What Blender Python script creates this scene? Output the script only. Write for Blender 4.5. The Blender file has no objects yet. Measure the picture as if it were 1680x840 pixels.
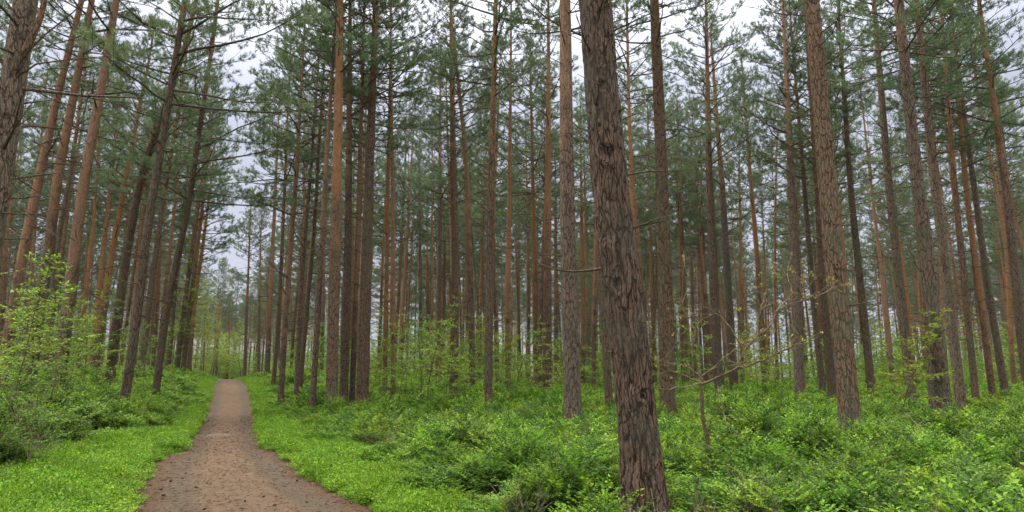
import bpy, math, random
import numpy as np
from mathutils import Vector, Matrix, noise as mnoise

# ------------------------------------------------------------------ camera, sky, sun, exposure
scene = bpy.context.scene
PITCH = math.radians(9.7)
FPX = 1110.0                        # focal length in pixels of the 1680-wide photograph
CAMZ = 1.6
cam_data = bpy.data.cameras.new('camera')
cam_data.lens = 36.0 * FPX / 1680.0
cam_data.sensor_width = 36.0
cam_data.clip_start = 0.05
cam_data.clip_end = 3000
cam = bpy.data.objects.new('camera', cam_data)
scene.collection.objects.link(cam)
cam.location = (0, 0, CAMZ)
cam.rotation_euler = (math.radians(90) + PITCH, 0, 0)
scene.camera = cam

SUN_EL, SUN_AZ = math.radians(62), math.radians(-70)      # azimuth from +Y towards +X
world = bpy.data.worlds.new('World')
scene.world = world
world.use_nodes = True
wn, wl = world.node_tree.nodes, world.node_tree.links
wn.clear()
w_out = wn.new('ShaderNodeOutputWorld'); w_bg = wn.new('ShaderNodeBackground')
w_bg.inputs['Strength'].default_value = 0.1
sky = wn.new('ShaderNodeTexSky'); sky.sky_type = 'NISHITA'; sky.sun_disc = False
sky.sun_elevation = SUN_EL; sky.sun_rotation = SUN_AZ
sky.dust_density = 3.0
tc = wn.new('ShaderNodeTexCoord'); sep = wn.new('ShaderNodeSeparateXYZ')
wl.new(tc.outputs['Generated'], sep.inputs[0])
mr = wn.new('ShaderNodeMapRange'); mr.inputs['From Min'].default_value = 0.30; mr.inputs['From Max'].default_value = 0.95
mr.inputs['To Min'].default_value = 3.5; mr.inputs['To Max'].default_value = 27.0; mr.interpolation_type = 'SMOOTHSTEP'
wl.new(sep.outputs['Z'], mr.inputs['Value'])
cn = wn.new('ShaderNodeTexNoise'); cn.inputs['Scale'].default_value = 2.2; cn.inputs['Detail'].default_value = 5
wl.new(tc.outputs['Generated'], cn.inputs['Vector'])
cm = wn.new('ShaderNodeMapRange'); cm.inputs['From Min'].default_value = 0.3; cm.inputs['From Max'].default_value = 0.7
cm.inputs['To Min'].default_value = 0.85; cm.inputs['To Max'].default_value = 1.15
wl.new(cn.outputs['Fac'], cm.inputs['Value'])
mu = wn.new('ShaderNodeMath'); mu.operation = 'MULTIPLY'
wl.new(mr.outputs[0], mu.inputs[0]); wl.new(cm.outputs[0], mu.inputs[1])
tint = wn.new('ShaderNodeVectorMath'); tint.operation = 'SCALE'
wt = wn.new('ShaderNodeMix'); wt.data_type = 'RGBA'
wt.inputs['A'].default_value = (0.90, 0.935, 1.10, 1); wt.inputs['B'].default_value = (1.05, 1.0, 0.90, 1)
wtm = wn.new('ShaderNodeMapRange'); wtm.inputs['From Min'].default_value = 0.4; wtm.inputs['From Max'].default_value = 0.8
wl.new(sep.outputs['Z'], wtm.inputs['Value']); wl.new(wtm.outputs[0], wt.inputs['Factor'])
wl.new(wt.outputs['Result'], tint.inputs[0])
wl.new(mu.outputs[0], tint.inputs['Scale'])
wmix = wn.new('ShaderNodeMix'); wmix.data_type = 'RGBA'; wmix.inputs['Factor'].default_value = 0.88
wl.new(sky.outputs[0], wmix.inputs['A']); wl.new(tint.outputs[0], wmix.inputs['B'])
wl.new(wmix.outputs['Result'], w_bg.inputs['Color']); wl.new(w_bg.outputs[0], w_out.inputs[0])

sun_d = bpy.data.lights.new('sun', 'SUN'); sun_d.energy = 1.5; sun_d.angle = math.radians(25)
sun_d.color = (1.0, 0.97, 0.92)
sun = bpy.data.objects.new('sun', sun_d); scene.collection.objects.link(sun)
sdir = Vector((math.sin(SUN_AZ) * math.cos(SUN_EL), math.cos(SUN_AZ) * math.cos(SUN_EL), math.sin(SUN_EL)))
sun.rotation_euler = sdir.to_track_quat('Z', 'Y').to_euler()
sun.location = (0, 0, 60)

scene.view_settings.view_transform = 'Standard'
scene.view_settings.look = 'None'
scene.view_settings.exposure = 0.98
scene.view_settings.gamma = 1.0
scene.view_settings.use_curve_mapping = False
scene.render.engine = 'CYCLES'
cy = scene.cycles
cy.max_bounces = 6; cy.diffuse_bounces = 4; cy.glossy_bounces = 2; cy.transmission_bounces = 3
cy.volume_bounces = 0; cy.transparent_max_bounces = 8
cy.caustics_reflective = False; cy.caustics_refractive = False
cy.use_denoising = True
try:
    cy.denoiser = 'OPENIMAGEDENOISE'; cy.denoising_prefilter = 'ACCURATE'
except Exception:
    pass

rnd = random.Random(11)
nrng = np.random.default_rng(11)
C = scene.collection
HAZE_DENSITY = 0.00012

# ------------------------------------------------------------------ helpers
def px_ray(px, py):
    u = (px - 840) / FPX; v = (420 - py) / FPX
    return (u, math.cos(PITCH) - v * math.sin(PITCH), math.sin(PITCH) + v * math.cos(PITCH))

def at_depth(px, py, Y):
    r = px_ray(px, py); t = Y / r[1]
    return Vector((r[0] * t, Y, CAMZ + r[2] * t))

def lerp_tab(tab, y):
    xs = [a for a, b in tab]; ys = [b for a, b in tab]
    return float(np.interp(y, xs, ys))
XL = [(-15, -1.9), (0, -1.5), (5, -1.2), (8.2, -1.08), (12.6, -1.14), (13.7, -1.02), (14.4, -0.80), (23, -0.72), (35, -0.66), (50, -0.75), (130, -0.9)]
XR = [(-15, 4.0), (0, 3.2), (5, 2.5), (7, 2.1), (8.4, 1.85), (10.5, 1.45), (13.0, 1.32), (13.8, 1.18), (14.5, 0.92), (17.6, 0.98), (23, 1.15), (28, 1.28), (38, 1.3), (50, 1.2), (130, 1.0)]
SLOPE = 0.417
def path_x(y):
    return -SLOPE * y
def path_edges(y):
    n1 = mnoise.noise(Vector((y * 0.9, 3.1, 0))) * 0.10 + mnoise.noise(Vector((y * 3.1, 7.7, 0))) * 0.09 + mnoise.noise(Vector((y * 8.5, 7.7, 0))) * 0.05
    n2 = mnoise.noise(Vector((y * 0.9, 13.1, 0))) * 0.10 + mnoise.noise(Vector((y * 3.1, 17.7, 0))) * 0.09 + mnoise.noise(Vector((y * 8.5, 17.7, 0))) * 0.05
    return lerp_tab(XL, y) + n1, lerp_tab(XR, y) + n2

def sstep(a, b, x):
    t = min(1.0, max(0.0, (x - a) / (b - a))); return t * t * (3 - 2 * t)

HILL = [(22, 0), (25, 0.04), (28, 0.20), (34, 0.64), (38, 0.86), (42, 0.98), (48, 1.02), (58, 0.9), (80, 0.6), (120, 0.3), (160, 0.1)]
def hill(x, y):
    s = x + SLOPE * y
    return lerp_tab(HILL, y) * (1 - 0.85 * sstep(5, 20, s)) * (1 - 0.3 * sstep(8, 30, -s))
def ground(x, y):
    s = x + SLOPE * y
    l, r = lerp_tab(XL, y), lerp_tab(XR, y)
    hz = hill(x, y); z = 0.0
    if s < l:
        d = l - s
        z += 0.14 * sstep(0, 0.6, d) + 0.34 * sstep(0.6, 3.2, d)
        z *= 1 - 0.4 * min(1, hz)
        k = sstep(0.3, 2.0, d)
    elif s > r:
        d = s - r
        z += 0.07 * sstep(0, 0.5, d) + 0.05 * sstep(0.5, 3, d)
        k = sstep(0.3, 2.0, d)
    else:
        k = 0.0
        m = (s - l) / (r - l)
        z += -0.03 * math.sin(m * math.pi)
    if k > 0:
        z += k * (0.16 * mnoise.noise(Vector((x * 0.12, y * 0.12, 1.0))) + 0.06 * mnoise.noise(Vector((x * 0.5, y * 0.5, 4.0))))
    z += hz
    if y > 112: z -= 0.02 * (y - 112)
    z = max(z, -1.6)
    return z

def mesh_np(name, verts, faces_list, mats, mat_idx=None, smooth=False):
    """faces_list: list of int arrays (n,k)"""
    me = bpy.data.meshes.new(name)
    verts = np.asarray(verts, dtype=np.float32)
    loops = np.concatenate([f.reshape(-1) for f in faces_list]).astype(np.int32)
    totals = np.concatenate([np.full(len(f), f.shape[1], dtype=np.int32) for f in faces_list])
    starts = np.concatenate([[0], np.cumsum(totals)[:-1]]).astype(np.int32)
    me.vertices.add(len(verts)); me.vertices.foreach_set('co', verts.reshape(-1))
    me.loops.add(len(loops)); me.loops.foreach_set('vertex_index', loops)
    me.polygons.add(len(totals)); me.polygons.foreach_set('loop_start', starts)
    for m in mats: me.materials.append(m)
    if mat_idx is not None:
        me.polygons.foreach_set('material_index', np.asarray(mat_idx, dtype=np.int32))
    if smooth:
        me.polygons.foreach_set('use_smooth', np.ones(len(totals), dtype=bool))
    me.update(calc_edges=True); me.validate(); return me

class Geo:
    """collects tubes and leaf cards into one mesh"""
    def __init__(self):
        self.v = []; self.f = {3: [], 4: []}; self.m = {3: [], 4: []}; self.n = 0
    def add(self, v, f, mat=0):
        f = np.asarray(f, dtype=np.int32)
        self.v.append(np.asarray(v, dtype=np.float32)); self.f[f.shape[1]].append(f + self.n)
        self.m[f.shape[1]].append(np.full(len(f), mat, dtype=np.int32)); self.n += len(v)
    def tube(self, pts, rad, sides=6, mat=0, cap=True):
        pts = np.asarray(pts, dtype=np.float64); n = len(pts)
        rad = np.asarray(rad, dtype=np.float64)
        tan = np.gradient(pts, axis=0); tan /= np.linalg.norm(tan, axis=1)[:, None] + 1e-9
        ref = np.array([0.0, 0, 1]) if abs(tan[0, 2]) < 0.8 else np.array([1.0, 0, 0])
        a = np.cross(tan, ref); a /= np.linalg.norm(a, axis=1)[:, None] + 1e-9
        b = np.cross(tan, a)
        th = np.linspace(0, 2 * math.pi, sides, endpoint=False)
        ring = (np.cos(th)[None, :, None] * a[:, None, :] + np.sin(th)[None, :, None] * b[:, None, :]) * rad[:, None, None] + pts[:, None, :]
        v = ring.reshape(-1, 3)
        i = np.arange(n - 1)[:, None] * sides; j = np.arange(sides)[None, :]; j2 = (j + 1) % sides
        f = np.stack([i + j, i + j2, i + sides + j2, i + sides + j], axis=-1).reshape(-1, 4)
        self.add(v, f, mat)
        if cap:
            base = self.n
            self.v.append(np.asarray([pts[-1] + tan[-1] * rad[-1] * 0.6], dtype=np.float32)); self.n += 1
            k = np.arange(sides); s0 = base - sides
            self.f[3].append(np.stack([s0 + k, s0 + (k + 1) % sides, np.full(sides, base)], axis=-1).astype(np.int32))
            self.m[3].append(np.full(sides, mat, dtype=np.int32))
    def leaves(self, P, D, N, L, W, mat=0, fold=0.18):
        """rhombic leaves folded along the midrib: P base, D direction, N approximate normal"""
        P = np.asarray(P, float); D = np.asarray(D, float); N = np.asarray(N, float)
        D /= np.linalg.norm(D, axis=1)[:, None] + 1e-9
        S = np.cross(D, N); S /= np.linalg.norm(S, axis=1)[:, None] + 1e-9
        U = np.cross(S, D)
        L = np.asarray(L, float).reshape(-1, 1) * np.ones((len(P), 1)); W = np.asarray(W, float).reshape(-1, 1) * np.ones((len(P), 1))
        mid = P + D * L * 0.45
        a = P; b = mid + S * W * 0.5 + U * W * fold; c = P + D * L - U * L * 0.10; d = mid - S * W * 0.5 + U * W * fold
        v = np.stack([a, b, c, d], axis=1).reshape(-1, 3)
        k = np.arange(len(P))[:, None] * 4
        f = np.concatenate([k + np.array([[0, 1, 2]]), k + np.array([[0, 2, 3]])], axis=0)
        self.add(v, f, mat)
    def mesh(self, name, mats, smooth=False):
        v = np.concatenate(self.v); fl = []; ml = []
        for k in (3, 4):
            if self.f[k]:
                fl.append(np.concatenate(self.f[k])); ml.append(np.concatenate(self.m[k]))
        return mesh_np(name, v, fl, mats, np.concatenate(ml), smooth)

TONE = (0.4, 0.5, 0.5, 1)
def link(name, me, parent=None, loc=(0, 0, 0), rot=(0, 0, 0), scale=1.0, coll=None):
    o = bpy.data.objects.new(name, me); (coll or C).objects.link(o)
    o.location = loc; o.rotation_euler = rot; o.scale = (scale,) * 3 if not hasattr(scale, '__len__') else scale
    if parent is not None: o.parent = parent
    o.color = TONE
    return o
def tag(o, label=None, cat=None, group=None, kind=None):
    if label: o['label'] = label
    if cat: o['category'] = cat
    if group: o['group'] = group
    if kind: o['kind'] = kind
    return o

# ------------------------------------------------------------------ materials
def new_mat(name):
    m = bpy.data.materials.new(name); m.use_nodes = True
    nt = m.node_tree; nt.nodes.clear()
    out = nt.nodes.new('ShaderNodeOutputMaterial'); return m, nt, out
def N(nt, t, **kw):
    n = nt.nodes.new(t)
    for k, v in kw.items(): setattr(n, k, v)
    return n
def rgbmix(nt, fac, a, b, blend='MIX'):
    n = N(nt, 'ShaderNodeMix', data_type='RGBA', blend_type=blend)
    for s, val in (('Factor', fac), ('A', a), ('B', b)):
        if hasattr(val, 'node'): nt.links.new(val, n.inputs[s])
        elif s == 'Factor': n.inputs[s].default_value = val
        else: n.inputs[s].default_value = (*val, 1)
    return n.outputs['Result']
def maprange(nt, val, a, b, c=0.0, d=1.0, smooth=False):
    n = N(nt, 'ShaderNodeMapRange')
    if smooth: n.interpolation_type = 'SMOOTHSTEP'
    nt.links.new(val, n.inputs['Value'])
    for k, v in zip(('From Min', 'From Max', 'To Min', 'To Max'), (a, b, c, d)): n.inputs[k].default_value = v
    return n.outputs[0]
def math_n(nt, op, a, b):
    n = N(nt, 'ShaderNodeMath', operation=op)
    for i, val in enumerate((a, b)):
        if hasattr(val, 'node'): nt.links.new(val, n.inputs[i])
        else: n.inputs[i].default_value = val
    return n.outputs[0]

def leaf_mat(name, cols, trans=0.35, rough=0.55, hue=0.03, world_patch=0.0, patch_col=None):
    """cols: three colours mixed leaf by leaf"""
    m, nt, out = new_mat(name)
    g = N(nt, 'ShaderNodeNewGeometry'); oi = N(nt, 'ShaderNodeObjectInfo')
    ramp = N(nt, 'ShaderNodeValToRGB'); ramp.color_ramp.elements[0].color = (*cols[0], 1)
    ramp.color_ramp.elements[1].color = (*cols[2], 1)
    e = ramp.color_ramp.elements.new(0.5); e.color = (*cols[1], 1)
    ramp.color_ramp.elements[0].position = 0.08; ramp.color_ramp.elements[2].position = 0.95
    nt.links.new(g.outputs['Random Per Island'], ramp.inputs[0])
    col = ramp.outputs[0]
    if world_patch:
        no = N(nt, 'ShaderNodeTexNoise'); no.inputs['Scale'].default_value = world_patch; no.inputs['Detail'].default_value = 2
        nt.links.new(g.outputs['Position'], no.inputs['Vector'])
        f = maprange(nt, no.outputs['Fac'], 0.42, 0.62, 0, 0.65, True)
        col = rgbmix(nt, f, col, patch_col)
    hs = N(nt, 'ShaderNodeHueSaturation')
    nt.links.new(col, hs.inputs['Color'])
    nt.links.new(maprange(nt, oi.outputs['Random'], 0, 1, 0.5 - hue, 0.5 + hue), hs.inputs['Hue'])
    r2 = math_n(nt, 'FRACT', math_n(nt, 'MULTIPLY', oi.outputs['Random'], 7.31), 0)
    nt.links.new(maprange(nt, r2, 0, 1, 0.78, 1.22), hs.inputs['Value'])
    b = N(nt, 'ShaderNodeBsdfPrincipled'); b.inputs['Roughness'].default_value = rough
    b.inputs['Specular IOR Level'].default_value = 0.25
    nt.links.new(hs.outputs[0], b.inputs['Base Color'])
    if trans:
        t = N(nt, 'ShaderNodeBsdfTranslucent'); nt.links.new(hs.outputs[0], t.inputs['Color'])
        mx = N(nt, 'ShaderNodeMixShader'); mx.inputs[0].default_value = trans
        nt.links.new(b.outputs[0], mx.inputs[1]); nt.links.new(t.outputs[0], mx.inputs[2])
        nt.links.new(mx.outputs[0], out.inputs['Surface'])
    else:
        nt.links.new(b.outputs[0], out.inputs['Surface'])
    return m

def bark_mat(name, plate, furrow, upper, algae, plate_scale=17.0, zstretch=0.22, bump=0.03, h0=4.0, h1=9.0, algae_amt=0.45):
    m, nt, out = new_mat(name)
    tcn = N(nt, 'ShaderNodeTexCoord'); oi = N(nt, 'ShaderNodeObjectInfo')
    off = N(nt, 'ShaderNodeCombineXYZ')
    nt.links.new(math_n(nt, 'MULTIPLY', oi.outputs['Random'], 37.0), off.inputs[0])
    add = N(nt, 'ShaderNodeVectorMath', operation='ADD')
    nt.links.new(tcn.outputs['Object'], add.inputs[0]); nt.links.new(off.outputs[0], add.inputs[1])
    warp = N(nt, 'ShaderNodeTexNoise'); warp.inputs['Scale'].default_value = 4.0; warp.inputs['Detail'].default_value = 3
    nt.links.new(add.outputs[0], warp.inputs['Vector'])
    sc = N(nt, 'ShaderNodeVectorMath', operation='SCALE'); sc.inputs['Scale'].default_value = 0.12
    nt.links.new(warp.outputs['Color'], sc.inputs[0])
    add2 = N(nt, 'ShaderNodeVectorMath', operation='ADD')
    nt.links.new(add.outputs[0], add2.inputs[0]); nt.links.new(sc.outputs[0], add2.inputs[1])
    mp = N(nt, 'ShaderNodeMapping'); mp.inputs['Scale'].default_value = (1, 1, zstretch)
    nt.links.new(add2.outputs[0], mp.inputs['Vector'])
    vo = N(nt, 'ShaderNodeTexVoronoi', feature='DISTANCE_TO_EDGE'); vo.inputs['Scale'].default_value = plate_scale
    nt.links.new(mp.outputs[0], vo.inputs['Vector'])
    vc = N(nt, 'ShaderNodeTexVoronoi', feature='F1'); vc.inputs['Scale'].default_value = plate_scale
    nt.links.new(mp.outputs[0], vc.inputs['Vector'])
    mp2 = N(nt, 'ShaderNodeMapping'); mp2.inputs['Scale'].default_value = (1, 1, 0.45)
    nt.links.new(add.outputs[0], mp2.inputs['Vector'])
    fine = N(nt, 'ShaderNodeTexNoise'); fine.inputs['Scale'].default_value = 45; fine.inputs['Detail'].default_value = 6
    fine.inputs['Roughness'].default_value = 0.7
    nt.links.new(mp2.outputs[0], fine.inputs['Vector'])
    big = N(nt, 'ShaderNodeTexNoise'); big.inputs['Scale'].default_value = 2.3; big.inputs['Detail'].default_value = 3
    nt.links.new(add.outputs[0], big.inputs['Vector'])
    vo2 = N(nt, 'ShaderNodeTexVoronoi', feature='DISTANCE_TO_EDGE'); vo2.inputs['Scale'].default_value = plate_scale * 2.6
    nt.links.new(mp.outputs[0], vo2.inputs['Vector'])
    fa = math_n(nt, 'ADD', vo.outputs['Distance'], maprange(nt, fine.outputs['Fac'], 0.35, 0.65, -0.05, 0.05))
    furf = maprange(nt, fa, 0.0, 0.11, 0, 1, True)
    furf = math_n(nt, 'MULTIPLY', furf, maprange(nt, vo2.outputs['Distance'], 0.0, 0.12, 0.55, 1, True))
    pcol = rgbmix(nt, maprange(nt, fine.outputs['Fac'], 0.3, 0.7), tuple(c * 0.62 for c in plate), tuple(min(1, c * 1.38) for c in plate))
    bw = N(nt, 'ShaderNodeSeparateColor'); nt.links.new(vc.outputs['Color'], bw.inputs[0])
    pcol = rgbmix(nt, maprange(nt, bw.outputs[0], 0, 1, 0.0, 0.45), pcol, tuple(c * f for c, f in zip(plate, (1.22, 1.06, 1.0))))
    low = rgbmix(nt, furf, furrow, pcol)
    upc = rgbmix(nt, maprange(nt, fine.outputs['Fac'], 0.32, 0.68), tuple(c * 0.6 for c in upper), tuple(min(1, c * 1.25) for c in upper))
    upc = rgbmix(nt, maprange(nt, furf, 0, 1, 0.45, 0), upc, tuple(c * 0.4 for c in upper))
    sepz = N(nt, 'ShaderNodeSeparateXYZ'); nt.links.new(tcn.outputs['Object'], sepz.inputs[0])
    zz = math_n(nt, 'ADD', sepz.outputs['Z'], maprange(nt, big.outputs['Fac'], 0.3, 0.7, -2.0, 2.0))
    sc_ = N(nt, 'ShaderNodeSeparateColor'); nt.links.new(oi.outputs['Color'], sc_.inputs[0])
    zz = math_n(nt, 'ADD', zz, maprange(nt, sc_.outputs[0], 0, 1, 4.0, -8.0))
    col = rgbmix(nt, maprange(nt, zz, h0, h1, 0, 0.9, True), low, upc)
    az = maprange(nt, zz, 1.0, 4.0, 1.0, 0.0)
    af = math_n(nt, 'MULTIPLY', az, maprange(nt, big.outputs['Fac'], 0.42, 0.62, 0.0, algae_amt))
    col = rgbmix(nt, af, col, algae)
    hs = N(nt, 'ShaderNodeHueSaturation'); nt.links.new(col, hs.inputs['Color'])
    r2 = math_n(nt, 'FRACT', math_n(nt, 'MULTIPLY', oi.outputs['Random'], 5.7), 0)
    nt.links.new(maprange(nt, r2, 0, 1, 0.82, 1.12), hs.inputs['Value'])
    r3 = math_n(nt, 'FRACT', math_n(nt, 'MULTIPLY', oi.outputs['Random'], 13.7), 0)
    nt.links.new(maprange(nt, r3, 0, 1, 0.95, 1.22), hs.inputs['Saturation'])
    b = N(nt, 'ShaderNodeBsdfPrincipled'); b.inputs['Roughness'].default_value = 0.9
    b.inputs['Specular IOR Level'].default_value = 0.15
    nt.links.new(hs.outputs[0], b.inputs['Base Color'])
    hsum = math_n(nt, 'ADD', furf, math_n(nt, 'MULTIPLY', fine.outputs['Fac'], 0.7))
    bp = N(nt, 'ShaderNodeBump'); bp.inputs['Strength'].default_value = 0.9; bp.inputs['Distance'].default_value = bump
    nt.links.new(hsum, bp.inputs['Height']); nt.links.new(bp.outputs[0], b.inputs['Normal'])
    nt.links.new(b.outputs[0], out.inputs['Surface'])
    return m

M_bark = bark_mat('pine_bark', (0.205, 0.145, 0.106), (0.045, 0.031, 0.023), (0.43, 0.240, 0.140), (0.115, 0.135, 0.085))
M_bark_near = bark_mat('thick_pine_bark', (0.140, 0.102, 0.080), (0.020, 0.014, 0.011), (0.22, 0.135, 0.095), (0.095, 0.090, 0.072), plate_scale=19, zstretch=0.12, bump=0.02, algae_amt=0.5, h0=6, h1=12)
M_twig = bark_mat('branch_bark', (0.140, 0.102, 0.078), (0.04, 0.03, 0.025), (0.14, 0.10, 0.08), (0.10, 0.10, 0.07), bump=0.01, algae_amt=0.2)
M_sapbark = bark_mat('sapling_bark', (0.150, 0.112, 0.072), (0.07, 0.05, 0.03), (0.16, 0.12, 0.08), (0.11, 0.11, 0.055), bump=0.005, algae_amt=0.4, plate_scale=30)
M_palebark = bark_mat('pale_twig_bark', (0.23, 0.19, 0.13), (0.10, 0.08, 0.06), (0.23, 0.19, 0.14), (0.25, 0.25, 0.15), bump=0.004, algae_amt=0.3, plate_scale=30)
M_needle = leaf_mat('pine_needles', ((0.068, 0.112, 0.054), (0.115, 0.175, 0.076), (0.180, 0.245, 0.105)), trans=0.42, hue=0.02)
M_bil = leaf_mat('bilberry_leaves', ((0.030, 0.070, 0.012), (0.062, 0.132, 0.018), (0.120, 0.220, 0.028)), trans=0.4, hue=0.018)
M_tip = leaf_mat('bilberry_young_leaves', ((0.110, 0.215, 0.018), (0.195, 0.350, 0.028), (0.310, 0.470, 0.050)), trans=0.42, hue=0.02, world_patch=0.7, patch_col=(0.15, 0.27, 0.022))
M_low = leaf_mat('low_leaves', ((0.085, 0.180, 0.012), (0.155, 0.300, 0.018), (0.245, 0.410, 0.034)), trans=0.4, hue=0.015)
M_sap = leaf_mat('sapling_leaves', ((0.100, 0.185, 0.022), (0.185, 0.300, 0.036), (0.320, 0.420, 0.060)), trans=0.45, hue=0.03)
M_yel = leaf_mat('young_yellow_leaves', ((0.22, 0.24, 0.03), (0.34, 0.34, 0.05), (0.42, 0.38, 0.07)), trans=0.4, hue=0.02)
M_bush = leaf_mat('bush_leaves', ((0.055, 0.125, 0.018), (0.115, 0.225, 0.028), (0.220, 0.360, 0.045)), trans=0.4, hue=0.03)

def soil_mat():
    m, nt, out = new_mat('forest_soil')
    g = N(nt, 'ShaderNodeNewGeometry')
    n1 = N(nt, 'ShaderNodeTexNoise'); n1.inputs['Scale'].default_value = 7; n1.inputs['Detail'].default_value = 8
    n2 = N(nt, 'ShaderNodeTexNoise'); n2.inputs['Scale'].default_value = 0.6; n2.inputs['Detail'].default_value = 4
    for n in (n1, n2): nt.links.new(g.outputs['Position'], n.inputs['Vector'])
    c = rgbmix(nt, maprange(nt, n1.outputs['Fac'], 0.3, 0.7), (0.030, 0.022, 0.014), (0.085, 0.060, 0.036))
    c = rgbmix(nt, maprange(nt, n2.outputs['Fac'], 0.40, 0.60), c, (0.045, 0.085, 0.022))
    b = N(nt, 'ShaderNodeBsdfPrincipled'); b.inputs['Roughness'].default_value = 0.95
    nt.links.new(c, b.inputs['Base Color'])
    bp = N(nt, 'ShaderNodeBump'); bp.inputs['Distance'].default_value = 0.05
    nt.links.new(n1.outputs['Fac'], bp.inputs['Height']); nt.links.new(bp.outputs[0], b.inputs['Normal'])
    nt.links.new(b.outputs[0], out.inputs['Surface']); return m
def path_mat():
    m, nt, out = new_mat('path_earth')
    g = N(nt, 'ShaderNodeNewGeometry'); uv = N(nt, 'ShaderNodeUVMap')
    def noise(s, d=4, r=0.5, vec=None):
        n = N(nt, 'ShaderNodeTexNoise'); n.inputs['Scale'].default_value = s; n.inputs['Detail'].default_value = d
        n.inputs['Roughness'].default_value = r
        nt.links.new(vec or g.outputs['Position'], n.inputs['Vector']); return n.outputs['Fac']
    fine = noise(48, 10, 0.8); mid = noise(4.5, 6, 0.6); big = noise(0.8, 4)
    c = rgbmix(nt, maprange(nt, mid, 0.35, 0.65), (0.098, 0.061, 0.035), (0.170, 0.112, 0.068))
    c = rgbmix(nt, maprange(nt, big, 0.42, 0.60, 0, 0.55), c, (0.125, 0.090, 0.061))
    c = rgbmix(nt, maprange(nt, fine, 0.50, 0.66, 0, 0.85), c, (0.060, 0.036, 0.022))
    c = rgbmix(nt, maprange(nt, fine, 0.30, 0.42, 0.6, 0.0), c, (0.30, 0.215, 0.14))
    # needle litter drifts: reddish brown towards the edges (v runs across the path 0..1)
    su = N(nt, 'ShaderNodeSeparateXYZ'); nt.links.new(uv.outputs[0], su.inputs[0])
    e = math_n(nt, 'ABSOLUTE', math_n(nt, 'SUBTRACT', su.outputs['Y'], 0.5), 0)
    e = math_n(nt, 'ADD', e, maprange(nt, mid, 0.3, 0.7, -0.14, 0.14))
    c = rgbmix(nt, maprange(nt, e, 0.22, 0.46, 0, 0.85, True), c, (0.070, 0.040, 0.022))
    # wheel ruts, slightly darker and packed
    ru = math_n(nt, 'ABSOLUTE', math_n(nt, 'SUBTRACT', math_n(nt, 'ABSOLUTE', math_n(nt, 'SUBTRACT', su.outputs['Y'], 0.5), 0), 0.26), 0)
    ru = math_n(nt, 'ADD', ru, maprange(nt, big, 0.3, 0.7, -0.05, 0.05))
    c = rgbmix(nt, maprange(nt, ru, 0.02, 0.12, 0.75, 0.0, True), c, (0.085, 0.068, 0.048))
    # pale sand streak
    sv = N(nt, 'ShaderNodeVectorMath', operation='SUBTRACT'); sv.inputs[1].default_value = (-7.45, 17.8, 0)
    nt.links.new(g.outputs['Position'], sv.inputs[0])
    sm = N(nt, 'ShaderNodeVectorMath', operation='MULTIPLY'); sm.inputs[1].default_value = (1.9, 2.4, 0)
    nt.links.new(sv.outputs[0], sm.inputs[0])
    ln = N(nt, 'ShaderNodeVectorMath', operation='LENGTH'); nt.links.new(sm.outputs[0], ln.inputs[0])
    d = math_n(nt, 'ADD', ln.outputs['Value'], maprange(nt, noise(9, 3), 0.3, 0.7, -0.5, 0.5))
    c = rgbmix(nt, maprange(nt, d, 0.3, 1.0, 0.35, 0.0, True), c, (0.32, 0.27, 0.24))
    b = N(nt, 'ShaderNodeBsdfPrincipled'); b.inputs['Roughness'].default_value = 0.92
    b.inputs['Specular IOR Level'].default_value = 0.2
    nt.links.new(c, b.inputs['Base Color'])
    bp = N(nt, 'ShaderNodeBump'); bp.inputs['Distance'].default_value = 0.03; bp.inputs['Strength'].default_value = 0.8
    hh = math_n(nt, 'ADD', fine, math_n(nt, 'MULTIPLY', mid, 1.5))
    nt.links.new(hh, bp.inputs['Height']); nt.links.new(bp.outputs[0], b.inputs['Normal'])
    nt.links.new(b.outputs[0], out.inputs['Surface']); return m
def plain_mat(name, col, rough=0.8):
    m, nt, out = new_mat(name)
    no = N(nt, 'ShaderNodeTexNoise'); no.inputs['Scale'].default_value = 60
    c = rgbmix(nt, no.outputs['Fac'], tuple(x * 0.6 for x in col), tuple(x * 1.4 for x in col))
    b = N(nt, 'ShaderNodeBsdfPrincipled'); b.inputs['Roughness'].default_value = rough
    nt.links.new(c, b.inputs['Base Color']); nt.links.new(b.outputs[0], out.inputs['Surface']); return m
M_soil = soil_mat(); M_path = path_mat()
M_cone = plain_mat('cone_scales', (0.045, 0.028, 0.018)); M_litter = leaf_mat('dry_needle_litter', ((0.05, 0.028, 0.016), (0.12, 0.065, 0.035), (0.26, 0.17, 0.10)), trans=0)

# ------------------------------------------------------------------ ground and path
def axis(segs):
    out = []
    for a, b, st in segs: out += list(np.arange(a, b, st))
    return out + [segs[-1][1]]
gx = axis([(-400, -100, 20), (-100, -50, 3), (-50, 30, 0.5), (30, 90, 2.5), (90, 400, 20)])
gy = axis([(-40, 0, 2), (0, 40, 0.4), (40, 80, 1.0), (80, 140, 3), (140, 600, 20)])
gv = []
for y in gy:
    l, r = lerp_tab(XL, y), lerp_tab(XR, y)
    for x in gx:
        s = x + SLOPE * y
        z = ground(x, y)
        if l - 0.1 < s < r + 0.1 and y < 135: z -= 0.06
        gv.append((x, y, z))
nx, ny = len(gx), len(gy)
i, j = np.meshgrid(np.arange(nx - 1), np.arange(ny - 1))
k = (j * nx + i).reshape(-1)
gf = np.stack([k, k + 1, k + nx + 1, k + nx], axis=-1)
tag(link('ground', mesh_np('ground', gv, [gf], [M_soil], smooth=True)), kind='structure')

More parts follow.
